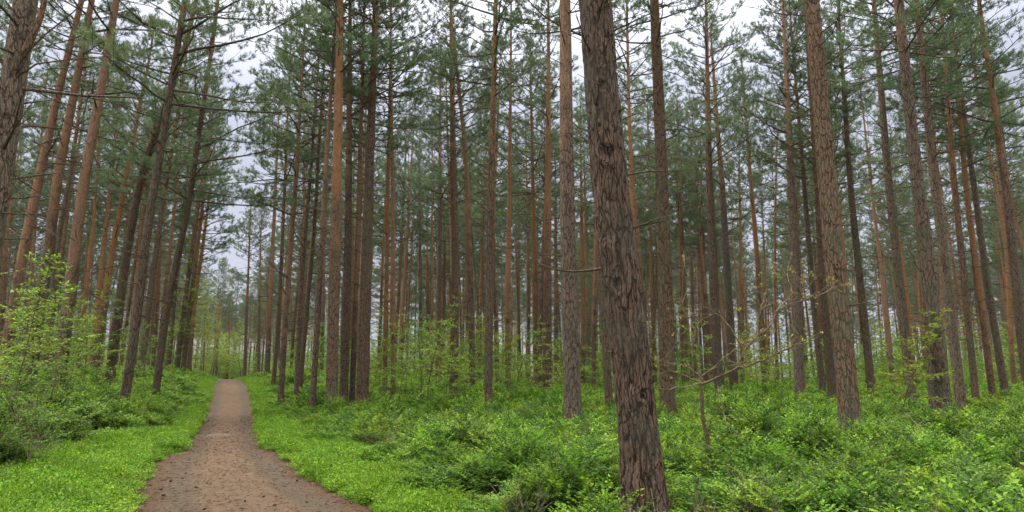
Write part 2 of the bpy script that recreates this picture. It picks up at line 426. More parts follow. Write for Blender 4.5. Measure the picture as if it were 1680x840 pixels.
py_ = axis([(-14, 4, 0.6), (4, 40, 0.12), (40, 134, 0.6)])
na = 22; pv = []; puv = []
for y in py_:
    l, r = path_edges(y)
    l -= 0.12; r += 0.12
    for a in range(na):
        t = a / (na - 1); s = l + (r - l) * t; x = s - SLOPE * y
        e = min(t, 1 - t)
        z = 0.012 - 0.035 * math.exp(-((abs(t - 0.5) - 0.26) / 0.10) ** 2) + 0.02 * mnoise.noise(Vector((x * 1.7, y * 1.7, 2)))
        z += 0.02 * mnoise.noise(Vector((x * 5, y * 5, 9)))
        z += hill(x, y) - (0.02 * (y - 112) if y > 112 else 0) - 0.10 * (1 - sstep(0, 0.06, e))
        pv.append((x, y, z)); puv.append((y, t))
m_ = len(py_)
i, j = np.meshgrid(np.arange(na - 1), np.arange(m_ - 1)); k = (j * na + i).reshape(-1)
pf = np.stack([k, k + 1, k + na + 1, k + na], axis=-1)
pme = mesh_np('path', pv, [pf], [M_path], smooth=True)
uvl = pme.uv_layers.new(name='UVMap')
uvs = np.asarray(puv, dtype=np.float32)[pf.reshape(-1)]
uvl.data.foreach_set('uv', uvs.reshape(-1))
tag(link('path', pme), kind='structure')

# ------------------------------------------------------------------ pine parts
def unit(v):
    v = np.asarray(v, float); return v / (np.linalg.norm(v) + 1e-9)

def brushes(geo, P, D, rng, K=17, L=0.15, W=0.017, axis_len=0.16):
    """needle brushes: K narrow blades splayed round every twig end"""
    P = np.asarray(P); D = np.asarray(D); n = len(P)
    D = D / (np.linalg.norm(D, axis=1)[:, None] + 1e-9)
    R = rng.normal(size=(n, K, 3))
    Dk = np.repeat(D[:, None, :], K, axis=1)
    perp = R - (R * Dk).sum(-1, keepdims=True) * Dk
    perp /= np.linalg.norm(perp, axis=-1, keepdims=True) + 1e-9
    sp = rng.uniform(0.45, 1.1, size=(n, K, 1))
    bd = Dk * np.cos(sp) + perp * np.sin(sp)
    base = P[:, None, :] + Dk * rng.uniform(0, axis_len, size=(n, K, 1))
    ln = L * rng.uniform(0.7, 1.25, size=(n, K, 1))
    side = np.cross(bd, rng.normal(size=(n, K, 3))); side /= np.linalg.norm(side, axis=-1, keepdims=True) + 1e-9
    a = base - side * W * 0.5; b = base + side * W * 0.5; c = base + bd * ln
    v = np.stack([a, b, c], axis=2).reshape(-1, 3)
    f = np.arange(len(v)).reshape(-1, 3)
    geo.add(v, f, 0)

def crown_meshes(name, seed, H=9.5, R=2.2, low_gap=0.35, bias=None, bias_amt=0.0, dead=16, dead_z=(-6.5, 1.0), dead_len=(0.5, 1.7), lf=1.0):
    rng = np.random.default_rng(seed); r = random.Random(seed)
    limbs = Geo(); fol = Geo(); P = []; D = []
    limbs.tube([[0, 0, dead_z[0]], [0, 0, 0], [0, 0, H]], [0.02, 0.02, 0.012], 4)      # leader the boughs grow from
    z = 0.0; az = r.uniform(0, 6.28)
    while z < H - 0.15:
        t = z / H
        prof = (1 - t ** 2.0) * (0.80 + 0.25 * math.sin(t * 9 + seed)) + 0.16
        n = r.choice((2, 3, 3, 4)) if t > low_gap * 0.5 else r.choice((1, 2, 3))
        for q in range(n):
            az += 2 * math.pi / n + r.uniform(-0.5, 0.5)
            Lm = R * prof * r.uniform(0.5, 1.15)
            if bias is not None:
                Lm *= 1 + bias_amt * max(-0.5, math.cos(az - bias))
            if Lm < 0.22: Lm = 0.22
            el = math.radians(4 + 48 * t ** 1.3 + r.uniform(-10, 12))
            zz = z + r.uniform(-0.12, 0.12)
            d0 = np.array([math.cos(az) * math.cos(el), math.sin(az) * math.cos(el), math.sin(el)])
            pts = [np.array([0, 0, zz])]; d = d0.copy(); m = 6
            for s in range(m):
                d = unit(d + np.array([r.uniform(-.16, .16), r.uniform(-.16, .16), r.uniform(-.10, .16)]))
                pts.append(pts[-1] + d * Lm / m)
            r0 = 0.009 + 0.0095 * Lm
            limbs.tube(pts, np.linspace(r0, 0.007, m + 1), 5)
            pts = np.array(pts)
            start = 0.42 if Lm > 1 else 0.1
            u = start; side = 1
            while u <= 1.0:
                f = u * m; a = min(int(f), m - 1); p = pts[a] + (pts[a + 1] - pts[a]) * (f - a)
                dl = unit(pts[a + 1] - pts[a])
                sd = unit(np.cross(dl, [0, 0, 1])) * side; side = -side
                d2 = unit(dl * r.uniform(0.3, 0.9) + sd * r.uniform(0.6, 1.1) + np.array([0, 0, r.uniform(0.0, 0.55)]))
                L2 = (0.22 + 0.34 * Lm * (1.05 - u)) * r.uniform(0.6, 1.3) * lf
                L2 = min(L2, 0.85)
                p2 = p + d2 * L2
                limbs.tube([p, p + d2 * L2 * .5 + np.array([0, 0, -.01]), p2], [0.008, 0.006, 0.004], 3, cap=False)
                nb = max(2, int(L2 / 0.12))
                if r.random() < 0.25: u += 0.15 / max(Lm, 0.5); continue
                for b in range(nb):
                    w = 0.3 + 0.7 * (b + 1) / nb
                    P.append(p + (p2 - p) * w + rng.normal(size=3) * 0.035)
                    D.append(d2 + np.array([0, 0, 0.55]) + rng.normal(size=3) * 0.5)
                if r.random() < 0.55:
                    P.append(p2 + rng.normal(size=3) * 0.08); D.append(np.array([0, 0, 1]) + d2 + rng.normal(size=3) * .4)
                u += 0.15 / max(Lm, 0.5)
            for b in range(3):
                P.append(pts[-1] + rng.normal(size=3) * 0.05); D.append(d + np.array([0, 0, 0.4]) + rng.normal(size=3) * 0.4)
        z += r.uniform(0.36, 0.62)
    for q in range(6):
        P.append(np.array([0, 0, H]) + rng.normal(size=3) * 0.08); D.append(np.array([0, 0, 1]) + rng.normal(size=3) * 0.4)
    brushes(fol, P, D, rng)
    # bare dead branches below the crown
    for q in range(dead):
        a = r.uniform(0, 6.28); z0 = dead_z[0] + (dead_z[1] - dead_z[0]) * (q + r.random()) / dead
        L0 = r.uniform(*dead_len) * (0.55 + 0.45 * (z0 - dead_z[0]) / (dead_z[1] - dead_z[0]))
        d = np.array([math.cos(a), math.sin(a), r.uniform(-0.25, 0.45)]); pts = [np.array([0, 0, z0])]
        for s in range(5):
            d = unit(d + rng.normal(size=3) * 0.14 + np.array([0, 0, 0.02 * s])); pts.append(pts[-1] + d * L0 / 5)
        limbs.tube(pts, np.linspace(0.013 + .003 * L0, 0.004, 6), 4)
        for b in range(int(L0 * 3)):
            k = r.randint(1, 4); dd = unit(d + rng.normal(size=3) * 0.6)
            limbs.tube([pts[k], pts[k] + dd * r.uniform(0.1, 0.45)], [0.006, 0.003], 3, cap=False)
    return limbs.mesh(name + '_limbs', [M_twig], True), fol.mesh(name + '_needles', [M_needle])

CROWN_H = 9.5
crowns = [crown_meshes('crown', 100 + k, R=[2.6, 2.9, 2.3, 3.1, 2.7, 2.8, 2.2][k], dead=26, dead_z=(-7.5, 1.5), dead_len=(0.5, 2.3), low_gap=[.35, .2, .5, .3, .4, .25, .45][k]) for k in range(7)]
# path-side crowns: long limbs towards the light, foliage starting lower
edge_crowns = [crown_meshes('edge_crown', 200 + k, H=12.5, lf=1.3, R=2.35, low_gap=0.25, bias=0.0, bias_amt=0.35, dead=20, dead_z=(-5, 1.5), dead_len=(0.6, 1.6)) for k in range(3)]
EDGE_H = 12.5

def trunk_mesh(name, axis_pts, r_of, sides, mat, disp=0.0, scars=(), seed=0, dz_fn=None, extra=None):
    """axis_pts: polyline (local). Rings follow it; disp cuts real furrows into the surface"""
    ap = np.asarray(axis_pts, float)
    rng = random.Random(seed)
    zs = [ap[0, 2]]; z = zs[0]
    while z < ap[-1, 2] - 0.02:
        z += dz_fn(z); zs.append(min(z, ap[-1, 2]))
    zs = np.array(zs)
    cx = np.interp(zs, ap[:, 2], ap[:, 0]); cyy = np.interp(zs, ap[:, 2], ap[:, 1])
    # soften kinks
    for _ in range(2):
        pass
    v = np.zeros((len(zs), sides, 3))
    for a, z in enumerate(zs):
        r = r_of(z)
        for s in range(sides):
            th = 2 * math.pi * s / sides
            c, sn = math.cos(th), math.sin(th)
            rr = r * (1 + 0.05 * mnoise.noise(Vector((c * 1.2 + seed, sn * 1.2, z * 0.7))))
            if z < 0.7:
                rr *= 1 + 0.30 * (0.7 - z) * mnoise.noise(Vector((c * 2 + seed, sn * 2, 3.0)))
            if disp and z < 7:
                wv = mnoise.noise(Vector((c * r * 5 + seed, sn * r * 5, z * 2.5))) * 0.35
                p = Vector((c * r * 14 + wv + seed, sn * r * 14 + wv, z * (1.7 if sides > 60 else 2.6)))
                dd, _p = mnoise.voronoi(p)
                e = min(1.0, (dd[1] - dd[0]) / 0.32)
                rr += disp * (e - 0.75) + disp * 0.4 * mnoise.noise(Vector((c * r * 40, sn * r * 40, z * 12)))
                for (sz, sa, sr, depth) in scars:
                    da = (th - sa + math.pi) % (2 * math.pi) - math.pi
                    q = ((z - sz) / sr) ** 2 + (da * r / (sr * 0.7)) ** 2
                    if q < 6: rr += 0.55 * depth * (math.exp(-q) * -1.6 + math.exp(-(q - 1.6) ** 2) * 0.8)
            v[a, s] = (cx[a] + rr * c, cyy[a] + rr * sn, z)
    n = len(zs)
    i = np.arange(n - 1)[:, None] * sides; j = np.arange(sides)[None, :]; j2 = (j + 1) % sides
    f = np.stack([i + j, i + j2, i + sides + j2, i + sides + j], axis=-1).reshape(-1, 4)
    if extra is None: return mesh_np(name, v.reshape(-1, 3), [f], [mat], smooth=True)
    extra.add(v.reshape(-1, 3), f, 1); return extra.mesh(name, [M_twig, mat], True)

def smooth_axis(pts, step=0.5):
    """Catmull-Rom-like smoothing of the measured axis, resampled by height"""
    p = np.asarray(pts, float); z = np.arange(p[0, 2], p[-1, 2] + step, step); z[-1] = p[-1, 2]
    x = np.interp(z, p[:, 2], p[:, 0]); y = np.interp(z, p[:, 2], p[:, 1])
    for _ in range(6):
        x[1:-1] = (x[:-2] + 2 * x[1:-1] + x[2:]) / 4; y[1:-1] = (y[:-2] + 2 * y[1:-1] + y[2:]) / 4
    return np.stack([x, y, z], axis=1)

def stubs_mesh(ap, r_of, seed, z0, z1, n, long=(0.06, 0.5), long_p=0.25, big=None):
    r = random.Random(seed); g = Geo()
    for q in range(n):
        z = z0 + (z1 - z0) * (q + r.random()) / n
        cx = np.interp(z, ap[:, 2], ap[:, 0]); cyy = np.interp(z, ap[:, 2], ap[:, 1]); a = r.uniform(0, 6.28)
        L0 = r.uniform(0.03, 0.10) if r.random() > long_p else r.uniform(*long) * (0.4 + 0.6 * (z - z0) / (z1 - z0))
        rr = r_of(z)
        d = unit([math.cos(a), math.sin(a), r.uniform(-0.2, 0.5)])
        p0 = np.array([cx, cyy, z]) + d * rr * 0.75
        L0 += rr * 0.25
        p1 = p0 + d * L0 * .5 + np.array([r.uniform(-.05, .05) * L0, r.uniform(-.05, .05) * L0, r.uniform(-.08, .05) * L0])
        d2 = unit(d + np.array([r.uniform(-.3, .3), r.uniform(-.3, .3), r.uniform(-.2, .35)]))
        p2 = p1 + d2 * L0 * .5
        w = 0.011 if L0 < 0.3 else 0.008 + 0.008 * L0
        g.tube([p0, p1, p2], [w * 1.4, w, w * 0.45], 5)
        if L0 > 0.7:
            for b in range(3):
                dd = unit(d2 + np.array([r.uniform(-.8, .8), r.uniform(-.8, .8), r.uniform(-.3, .6)]))
                g.tube([p1, p1 + dd * L0 * r.uniform(.2, .5)], [w * 0.5, w * 0.2], 3, cap=False)
    return g

# ------------------------------------------------------------------ the pines that can be told apart
# (base px, base py or None, width px, [(px, py) upwards], label, options)
GR = 'pines that stand clear of the stand behind'
T = [
 # foreground
 (1063, 862, 62, [(1043, 640), (1040, 600), (1013, 420), (990, 200), (977, 0)], 'thick dark leaning pine trunk with deeply furrowed bark, nearest of all', dict(near=2, Y=7.0, r=0.205)),
 (941, 702, 31, [(937, 560), (932, 420), (929, 200), (927, 0)], 'straight scaly pine just left of the thick leaning foreground trunk', dict(near=1)),
 (1095, 686, 28, [(1091, 420), (1084, 200), (1075, 0)], 'broad grey pine just right of the thick leaning foreground trunk', dict(near=1)),
 (1398, 712, 36, [(1388, 600), (1369, 420), (1352, 200), (1337, 0)], 'stout brown pine with flaky bark, nearest one on the right side', dict(near=1)),
 (1552, 692, 26, [(1540, 600), (1521, 430), (1501, 300), (1467, 0)], 'stout dark pine on the right, front one of a close pair', dict(near=1)),
 (1532, 686, 12, [(1525, 600), (1514, 430), (1500, 300), (1478, 0)], 'grey pine half hidden behind the stout dark pine on the right', {}),
 (1579, 681, 18, [(1549, 420), (1532, 300), (1503, 0)], 'straight reddish pine just right of the close dark pair at right', {}),
 (1498, 669, 17, [(1468, 420), (1454, 300), (1427, 0)], 'grey pine with green tinged base behind the leafy sapling at right', {}),
 (1313, 658, 18, [(1305, 420), (1301, 300), (1289, 0)], 'pine with straight trunk left of the nearest stout brown pine on the right', {}),
 (1366, 656, 15, [(1350, 480), (1340, 300), (1319, 0)], 'reddish pine touching the left edge of the nearest stout brown pine', {}),
 (1351, 649, 12, [(1332, 466), (1319, 300), (1302, 90)], 'grey green slim pine, middle of three trunks left of the stout brown pine', {}),
 (1432, 656, 14, [(1409, 440), (1395, 300), (1375, 0)], 'slim grey pine next to the right of the nearest stout brown pine', {}),
 (1602, 664, 12, [(1579, 452), (1563, 300), (1537, 0)], 'slim pine, first of four leaning trunks at the right edge', {}),
 (1630, 657, 12, [(1603, 466), (1580, 300), (1553, 0)], 'slim orange brown pine, second of four leaning trunks at the right edge', {}),
 (1652, 655, 13, [(1622, 490), (1594, 300), (1560, 60)], 'dark pine, third of four leaning trunks at the right edge', {}),
 (1694, 668, 17, [(1672, 500), (1654, 300), (1612, 0)], 'thick pine, last of four leaning trunks at the right edge', {}),
 (1690, 640, 9, [(1679, 585), (1630, 300), (1600, 150)], 'thin bright orange pine crossing behind the thick trunk at right edge', {}),
 (1183, 653, 18, [(1176, 586), (1170, 420), (1164, 300), (1159, 0)], 'grey pine rising behind the crooked bare sapling', {}),
 (1205, 641, 16, [(1192, 420), (1186, 300), (1178, 200), (1168, 60)], 'brown pine close right of the grey pine behind the crooked sapling', {}),
 (1256, 639, 11, [(1243, 430), (1232, 300), (1222, 0)], 'slim pine standing right of the crooked bare sapling branches', {}),
 (1127, None, 9, [(1123, 490), (1117, 300), (1117, 0)], 'slim pine first to the right of the broad grey pine', {}),
 (1142, None, 7, [(1137, 490), (1131, 300), (1128, 60)], 'thin orange pine second to the right of the broad grey pine', {}),
 (1160, None, 8, [(1157, 490), (1150, 300), (1138, 80)], 'thin brown pine close left of the grey pine behind crooked sapling', {}),
 (1074, None, 8, [(1070, 450), (1064, 300), (1052, 60)], 'thin pine between the thick leaning trunk and the broad grey pine', {}),
 (1001, 680, 14, [(994, 560), (988, 490), (982, 300)], 'grey pine base half hidden behind left side of the thick leaning trunk', {}),
 (966, 634, 8, [(963, 440), (960, 300), (957, 60)], 'slim reddish pine between the scaly pine and the thick leaning trunk', {}),
 (957, None, 9, [(956, 490), (954, 300), (952, 100)], 'orange brown pine hidden partly between scaly pine and thick leaning trunk', {}),
 (978, None, 8, [(977, 450), (976, 370), (975, 200)], 'thin pine right up against the left edge of the thick leaning trunk', {}),
 (897, 652, 17, [(898, 500), (899, 300), (900, 0)], 'straight reddish pine first to the left of the scaly pine', {}),
 (881, 643, 11, [(878, 480), (874, 300), (868, 0)], 'slim reddish pine with hooked dead branches second left of scaly pine', {}),
 (913, 636, 9, [(912, 500), (911, 300), (910, 100)], 'thin pine wedged between the scaly pine and the straight reddish pine', {}),
 (867, 632, 8, [(867, 500), (866, 400), (864, 300), (860, 100)], 'thin distant pine left of the slim pine with hooked dead branches', {}),
 (833, 646, 11, [(833, 500), (836, 300), (838, 100)], 'orange upper stemmed pine right of the straight brown pine in the middle', {}),
 (801, 672, 15, [(803, 420), (806, 300), (813, 0)], 'straight brown pine rising from the shrubs in the middle of the view', dict(near=1)),
 (776, 646, 12, [(772, 480), (767, 300), (757, 180), (745, 80)], 'pine bending to the left left of the straight brown middle pine', {}),
 (744, 650, 16, [(747, 420), (744, 300), (739, 0)], 'dark straight pine above the leafy undergrowth in the middle', {}),
 (728, None, 7, [(729, 480), (731, 300), (733, 200)], 'thin pine just left of the dark straight pine in the middle', {}),
 (718, None, 11, [(720, 480), (722, 300), (722, 200)], 'medium reddish pine two trunks left of the dark straight middle pine', {}),
 (702, None, 7, [(701, 480), (700, 300), (696, 150)], 'thin pine, right one of a close pair behind the undergrowth', {}),
 (691, None, 8, [(690, 480), (689, 300), (686, 100)], 'slim pine, left one of a close pair behind the undergrowth', {}),
 (645, 655, 8, [(646, 480), (645, 300), (643, 150)], 'slim orange pine, right one of two left of the undergrowth clump', {}),
 (631, 647, 8, [(634, 480), (637, 300), (640, 150)], 'slim orange pine, left one of two left of the undergrowth clump', {}),
 (594, 669, 22, [(601, 420), (608, 200), (616, 0)], 'dark grey straight pine, rightmost of the three big trunks right of the path', dict(near=1)),
 (563, 668, 16, [(568, 520), (571, 420), (575, 0)], 'brown pine, middle of the three big trunks right of the path', dict(near=1)),
 (544, 675, 22, [(550, 420), (554, 300), (560, 0)], 'reddish pine with knobbly stubs, leftmost of three big trunks right of path', dict(near=1)),
 (577, 667, 10, [(584, 500), (591, 300), (596, 150)], 'thin orange pine seen between the middle and right big trunks', {}),
 (512, 671, 10, [(521, 530), (528, 420), (535, 300), (545, 150)], 'slim pine standing alone left of the three big trunks', {}),
 (461, 657, 11, [(468, 515), (476, 420), (485, 300), (492, 175)], 'slim orange pine at the right hand verge of the path', dict(H=17.8)),
 (486, 650, 8, [(492, 490), (498, 400), (506, 300)], 'thin grey pine right of the orange verge pine', {}),
 (491, 643, 6, [(505, 490), (516, 370), (522, 250)], 'very thin leaning pine behind the thin grey pine', {}),
 (448, 632, 8, [(458, 515), (468, 300), (472, 200)], 'dark slim pine left of the orange verge pine', {}),
 (437, None, 9, [(443, 500), (451, 350), (455, 260)], 'orange pine further down the right hand verge', {}),
 (423, None, 6, [(425, 500), (427, 430), (430, 330)], 'small distant pine, farthest one down the right hand verge', {}),
 (400, None, 6, [(404, 520), (407, 440), (410, 350)], 'tiny distant pine near the far end of the path', {}),
 # left side
 (-66, 776, 46, [(-18, 330), (5, 200), (18, 100), (32, 0)], 'thick dark leaning pine at the top left corner, trunk leaving the frame', dict(near=1, Y=10, r=0.2, fork=True)),
 (2, None, 19, [(12, 560), (21, 514), (43, 395), (64, 300), (98, 150), (137, 0)], 'orange brown pine, first of three long leaning trunks on the left', dict(near=1)),
 (48, None, 20, [(62, 530), (80, 443), (97, 300), (121, 190), (160, 0)], 'brown pine, second of three long leaning trunks on the left', dict(near=1)),
 (94, None, 21, [(105, 562), (121, 443), (140, 300), (168, 165), (198, 0)], 'orange topped pine, third of three long leaning trunks on the left', dict(near=1)),
 (-6, None, 16, [(6, 400), (10, 300), (24, 200), (36, 120)], 'reddish pine at the left edge behind the leafy twigs', {}),
 (68, None, 12, [(88, 490), (97, 395), (112, 330), (124, 260)], 'dark curved pine between the second and third long leaning trunks', {}),
 (154, None, 13, [(160, 571), (183, 419), (205, 300), (229, 170), (236, 140)], 'slim orange pine just right of the three long leaning trunks', {}),
 (179, None, 17, [(183, 595), (205, 443), (231, 300), (262, 210), (280, 165), (305, 90)], 'grey curving pine in the left stand with crown over the path', dict(edge=True)),
 (201, 672, 16, [(225, 528), (235, 457), (240, 395), (258, 300), (276, 200)], 'bent orange pine on the left bank beside the grey curving pine', dict(edge=True)),
 (210, None, 9, [(228, 443), (242, 300), (252, 220)], 'thin orange pine behind the bent orange pine', {}),
 (228, None, 12, [(251, 457), (275, 300), (290, 220)], 'grey pine just right of the bent orange pine', {}),
 (254, 652, 13, [(270, 528), (282, 457), (308, 348), (320, 260)], 'dark pine with bare base on the mossy left bank, third from the path', dict(edge=True)),
 (273, None, 9, [(287, 480), (302, 350)], 'slim dark pine second in the row down the left verge', {}),
 (287, None, 9, [(301, 505), (318, 380)], 'slim pine in the middle of the row down the left verge', dict(edge=True)),
 (297, None, 9, [(311, 505), (322, 410)], 'slim pine fourth in the row down the left verge', {}),
 (307, None, 8, [(318, 505), (332, 410)], 'orange stemmed pine last in the row down the left verge', dict(edge=True)),
]
placed = []
def make_measured(idx, rec):
    bx, by, w, ups, label, o = rec
    rad = o.get('r', 0.205 if w > 12 else 0.19)
    if 'Y' in o: Y = o['Y']
    elif by is None: Y = 2 * rad * FPX / w
    else:
        Y = 5.0
        while Y < 60:
            p = at_depth(bx, by, Y)
            if p.z < ground(p.x, Y) + 0.30: break
            Y += 0.1
    r0 = w * Y / FPX / 2.0
    r0 *= 0.90
    if 'r' in o: r0 = o['r']
    r0 = max(0.10, min(0.26, r0))
    if by is None:
        b = at_depth(bx, 640, Y); bX = b.x
    else: bX = at_depth(bx, by, Y).x
    gz = ground(bX, Y)
    rr = random.Random(idx * 7 + 3)
    H = o.get('H', rr.uniform(18.8, 21.5)) if not o.get('edge') else rr.uniform(20, 22)
    leany = rr.uniform(-0.02, 0.02)
    pts = [(0, 0, 0)]
    for (px, py) in ups:
        p = at_depth(px, py, Y)
        if p.z - gz < pts[-1][2] + 0.8 or p.z - gz > H - 1: continue
        pts.append((p.x - bX, leany * (p.z - gz), p.z - gz))
    a = pts[-2] if len(pts) > 1 else pts[-1]; b = pts[-1]
    if b[2] - a[2] > 0.5:
        sx = (b[0] - pts[0][0]) / (b[2] - pts[0][2]) * 0.5 + 0.5 * (b[0] - a[0]) / (b[2] - a[2])
    else: sx = 0
    sx = max(-0.16, min(0.16, sx))
    pts.append((b[0] + sx * (H - b[2]) * 0.5 , b[1] + leany * (H - b[2]) * .5, b[2] + (H - b[2]) * .5))
    c = pts[-1]; pts.append((c[0] + sx * 0.5 * (H - c[2]), c[1] + leany * (H - c[2]), H))
    # below ground
    s0 = (pts[1][0] / pts[1][2]) if len(pts) > 1 else 0
    pts.insert(0, (-0.5 * s0, 0, -0.5))
    ap = smooth_axis(pts, 0.5)
    r_of = lambda z: max(0.02, r0 * (1 - 0.80 * (max(z, 0) / H) ** 1.45) + r0 * 0.42 * math.exp(-max(z, -0.3) / 0.30))
    near = o.get('near', 0)
    zvis = min(H - 10, Y * 0.6 + 2)
    stubs = stubs_mesh(ap, r_of, idx, 1.2, max(4, zvis), (40 if near else 22) + (14 if bX + SLOPE * Y < 0 else 0), long=(0.2, 2.4 if bX < -6 else 1.3), long_p=0.0 if near == 2 else (0.38 if bX + SLOPE * Y < 0 else (0.1 if Y < 17 else 0.3)))
    if near == 2:
        me = trunk_mesh('trunk', ap, r_of, 112, M_bark_near, disp=0.016, seed=idx, dz_fn=lambda z: 0.022 if z < 6.5 else 0.4,
                        scars=[(2.35, math.radians(250), 0.07, 0.035), (3.75, math.radians(255), 0.09, 0.04), (1.25, math.radians(285), 0.06, 0.02), (4.5, math.radians(262), 0.06, 0.03)], extra=stubs)
    elif near == 1:
        me = trunk_mesh('trunk', ap, r_of, 40, M_bark, disp=0.010, seed=idx, dz_fn=lambda z: 0.06 if z < 7 else 0.4, extra=stubs)
    else:
        me = trunk_mesh('trunk', ap, r_of, 14, M_bark, seed=idx, dz_fn=lambda z: 0.3 if z < 1 else 0.5, extra=stubs)
    root = bpy.data.objects.new('pine_tree', None); C.objects.link(root)
    root.location = (bX, Y, gz); root.empty_display_size = 0.3
    tag(root, label, 'pine tree')
    tr = link('trunk', me, root)
    tone = 0.85 if 'grey' in label or 'dark' in label else 0.68 if 'stout brown' in label else (0.08 if 'orange' in label else (0.33 if 'reddish' in label else rr.uniform(0.3, 0.6)))
    tr.color = (tone, 0.5, 0.5, 1)
    if o.get('edge'):
        cb = H - EDGE_H; lm, fm = edge_crowns[idx % 3]; rz = rr.uniform(-0.5, 0.5); s = 1.0
    else:
        cb = H - CROWN_H; lm, fm = crowns[idx % 7]; rz = rr.uniform(0, 6.28); s = 1.0
    cx = np.interp(cb, ap[:, 2], ap[:, 0]); cyv = np.interp(cb, ap[:, 2], ap[:, 1])
    tx = (ap[-1, 0] - cx) / (H - cb); ty = (ap[-1, 1] - cyv) / (H - cb)
    rot = Vector((tx, ty, 1)).to_track_quat('Z', 'Y').to_matrix() @ Matrix.Rotation(-Vector((tx, ty, 1)).to_track_quat('Z', 'Y').to_euler('XYZ').z, 3, 'Z')
    rotm = Vector((0, 0, 1)).rotation_difference(Vector((tx, ty, 1)).normalized()).to_matrix() @ Matrix.Rotation(rz, 3, 'Z')
    e = rotm.to_euler()
    link('limbs', lm, root, (cx, cyv, cb), e, s)
    link('crown', fm, root, (cx, cyv, cb), e, s)
    if o.get('fork'):
        g = Geo()
        zf = at_depth(20, 130, Y).z - gz
        def loc(px, py, dy=0): p = at_depth(px, py, Y + dy); return (p.x - bX, p.y - Y, p.z - gz)
        g.tube([loc(14, 135), loc(36, 95), loc(48, 70), loc(66, 30), loc(78, -20), loc(85, -70)], [0.075, 0.06, 0.055, 0.045, 0.035, 0.02], 8)
        g.tube([loc(40, 90), loc(70, 60), loc(120, 20), loc(160, -20)], [0.02, 0.014, 0.01, 0.006], 5)
        g.tube([loc(20, 130), loc(60, 105), loc(110, 98), loc(180, 92)], [0.02, 0.014, 0.01, 0.006], 5)
        link('forked_limb', g.mesh('forked_limb', [M_bark], True), root)
    placed.append((bX, Y))
for idx, rec in enumerate(T):
    make_measured(idx, rec)

# ------------------------------------------------------------------ the rest of the stand
protos = []
for k in range(6):
    rr = random.Random(900 + k); H = 20.0
    pts = [(0, 0, -0.5), (0, 0, 0)]; x = y = 0; dx = rr.uniform(-.02, .02); dy = rr.uniform(-.02, .02)
    for z in range(2, 21, 2):
        dx += rr.uniform(-.02, .02); dy += rr.uniform(-.02, .02)
        x += dx * 2; y += dy * 2; pts.append((x, y, z))
    ap = smooth_axis(pts, 0.5)
    r0 = rr.uniform(0.105, 0.15)
    r_of = lambda z, r0=r0: max(0.02, r0 * (1 - 0.80 * (max(z, 0) / 20.0) ** 1.15) + r0 * 0.25 * math.exp(-max(z, -0.3) / 0.3))
    me = trunk_mesh('trunk', ap, r_of, 10, M_bark, seed=60 + k, dz_fn=lambda z: 0.4 if z < 1 else 0.8)
    cb = 20.0 - CROWN_H
    protos.append((me, (float(np.interp(cb, ap[:, 2], ap[:, 0])), float(np.interp(cb, ap[:, 2], ap[:, 1])), cb), ap))

rr = random.Random(5)
def free(x, y, dmin):
    return all((x - a) ** 2 + (y - b) ** 2 > dmin * dmin for a, b in placed)
cands = []
for px_, Y_ in ((1046, 31), (1100, 36), (1062, 45), (1120, 47), (1085, 56), (1040, 60)):
    q_ = at_depth(px_, 600, Y_); cands.append((q_.x, Y_)); placed.append((q_.x, Y_))
tries = 0
while len(cands) < 470 and tries < 60000:
    tries += 1
    y = 27 + 78 * math.sqrt(rr.random()); x = rr.uniform(-0.92, 0.88) * y
    s = x + SLOPE * y
    if -4.3 < s < 4.9: continue
    if s > 0 and y < 34 and x < 0: continue
    if y < 75 and ((s < 0 and 840 + 1055 * (x + 2.4) / y > 375) or (s > 0 and 840 + 1055 * (x - 2.4) / y < 432)): continue
    if free(x, y, 1.9):
        cands.append((x, y)); placed.append((x, y))
cands.sort(key=lambda p: p[1])
indiv = cands[:215]; extra = cands[215:]
def back_pine(i, x, y):
    me, cpos, ap = protos[i % 6]; s = rr.uniform(0.9, 1.12)
    root = bpy.data.objects.new('pine_tree', None); C.objects.link(root)
    gz = ground(x, y)
    root.location = (x, y, gz); root.scale = (s * rr.uniform(.85, 1.15),) * 2 + (s,)
    root.rotation_euler = (rr.gauss(0, 0.018), rr.gauss(0, 0.018), rr.uniform(0, 6.28))
    side = 'left' if x + SLOPE * y < 0 else 'right'
    dist = 'middle depth' if y < 52 else 'deeper'
    if y < 52:
        tag(root, 'slender straight pine among the dense trunks of the forest %s of the path' % side, 'pine tree', 'pines of the stand %s of the path' % side)
    else:
        tag(root, 'far off thin pine deep in the forest %s of the path' % side, 'pine tree', 'far off pines %s of the path' % side)
    link('trunk', me, root).color = (rr.uniform(0.0, 0.5), 0.5, 0.5, 1)
    ed = abs(x + SLOPE * y) < 5.0 and i % 2 == 0
    lm, fm = crowns[(i * 3 + 1) % 7]
    rz = rr.uniform(0, 6.28)
    link('limbs', lm, root, cpos, (0, 0, rz)); link('crown', fm, root, cpos, (0, 0, rz))
for i, (x, y) in enumerate(indiv): back_pine(i, x, y)

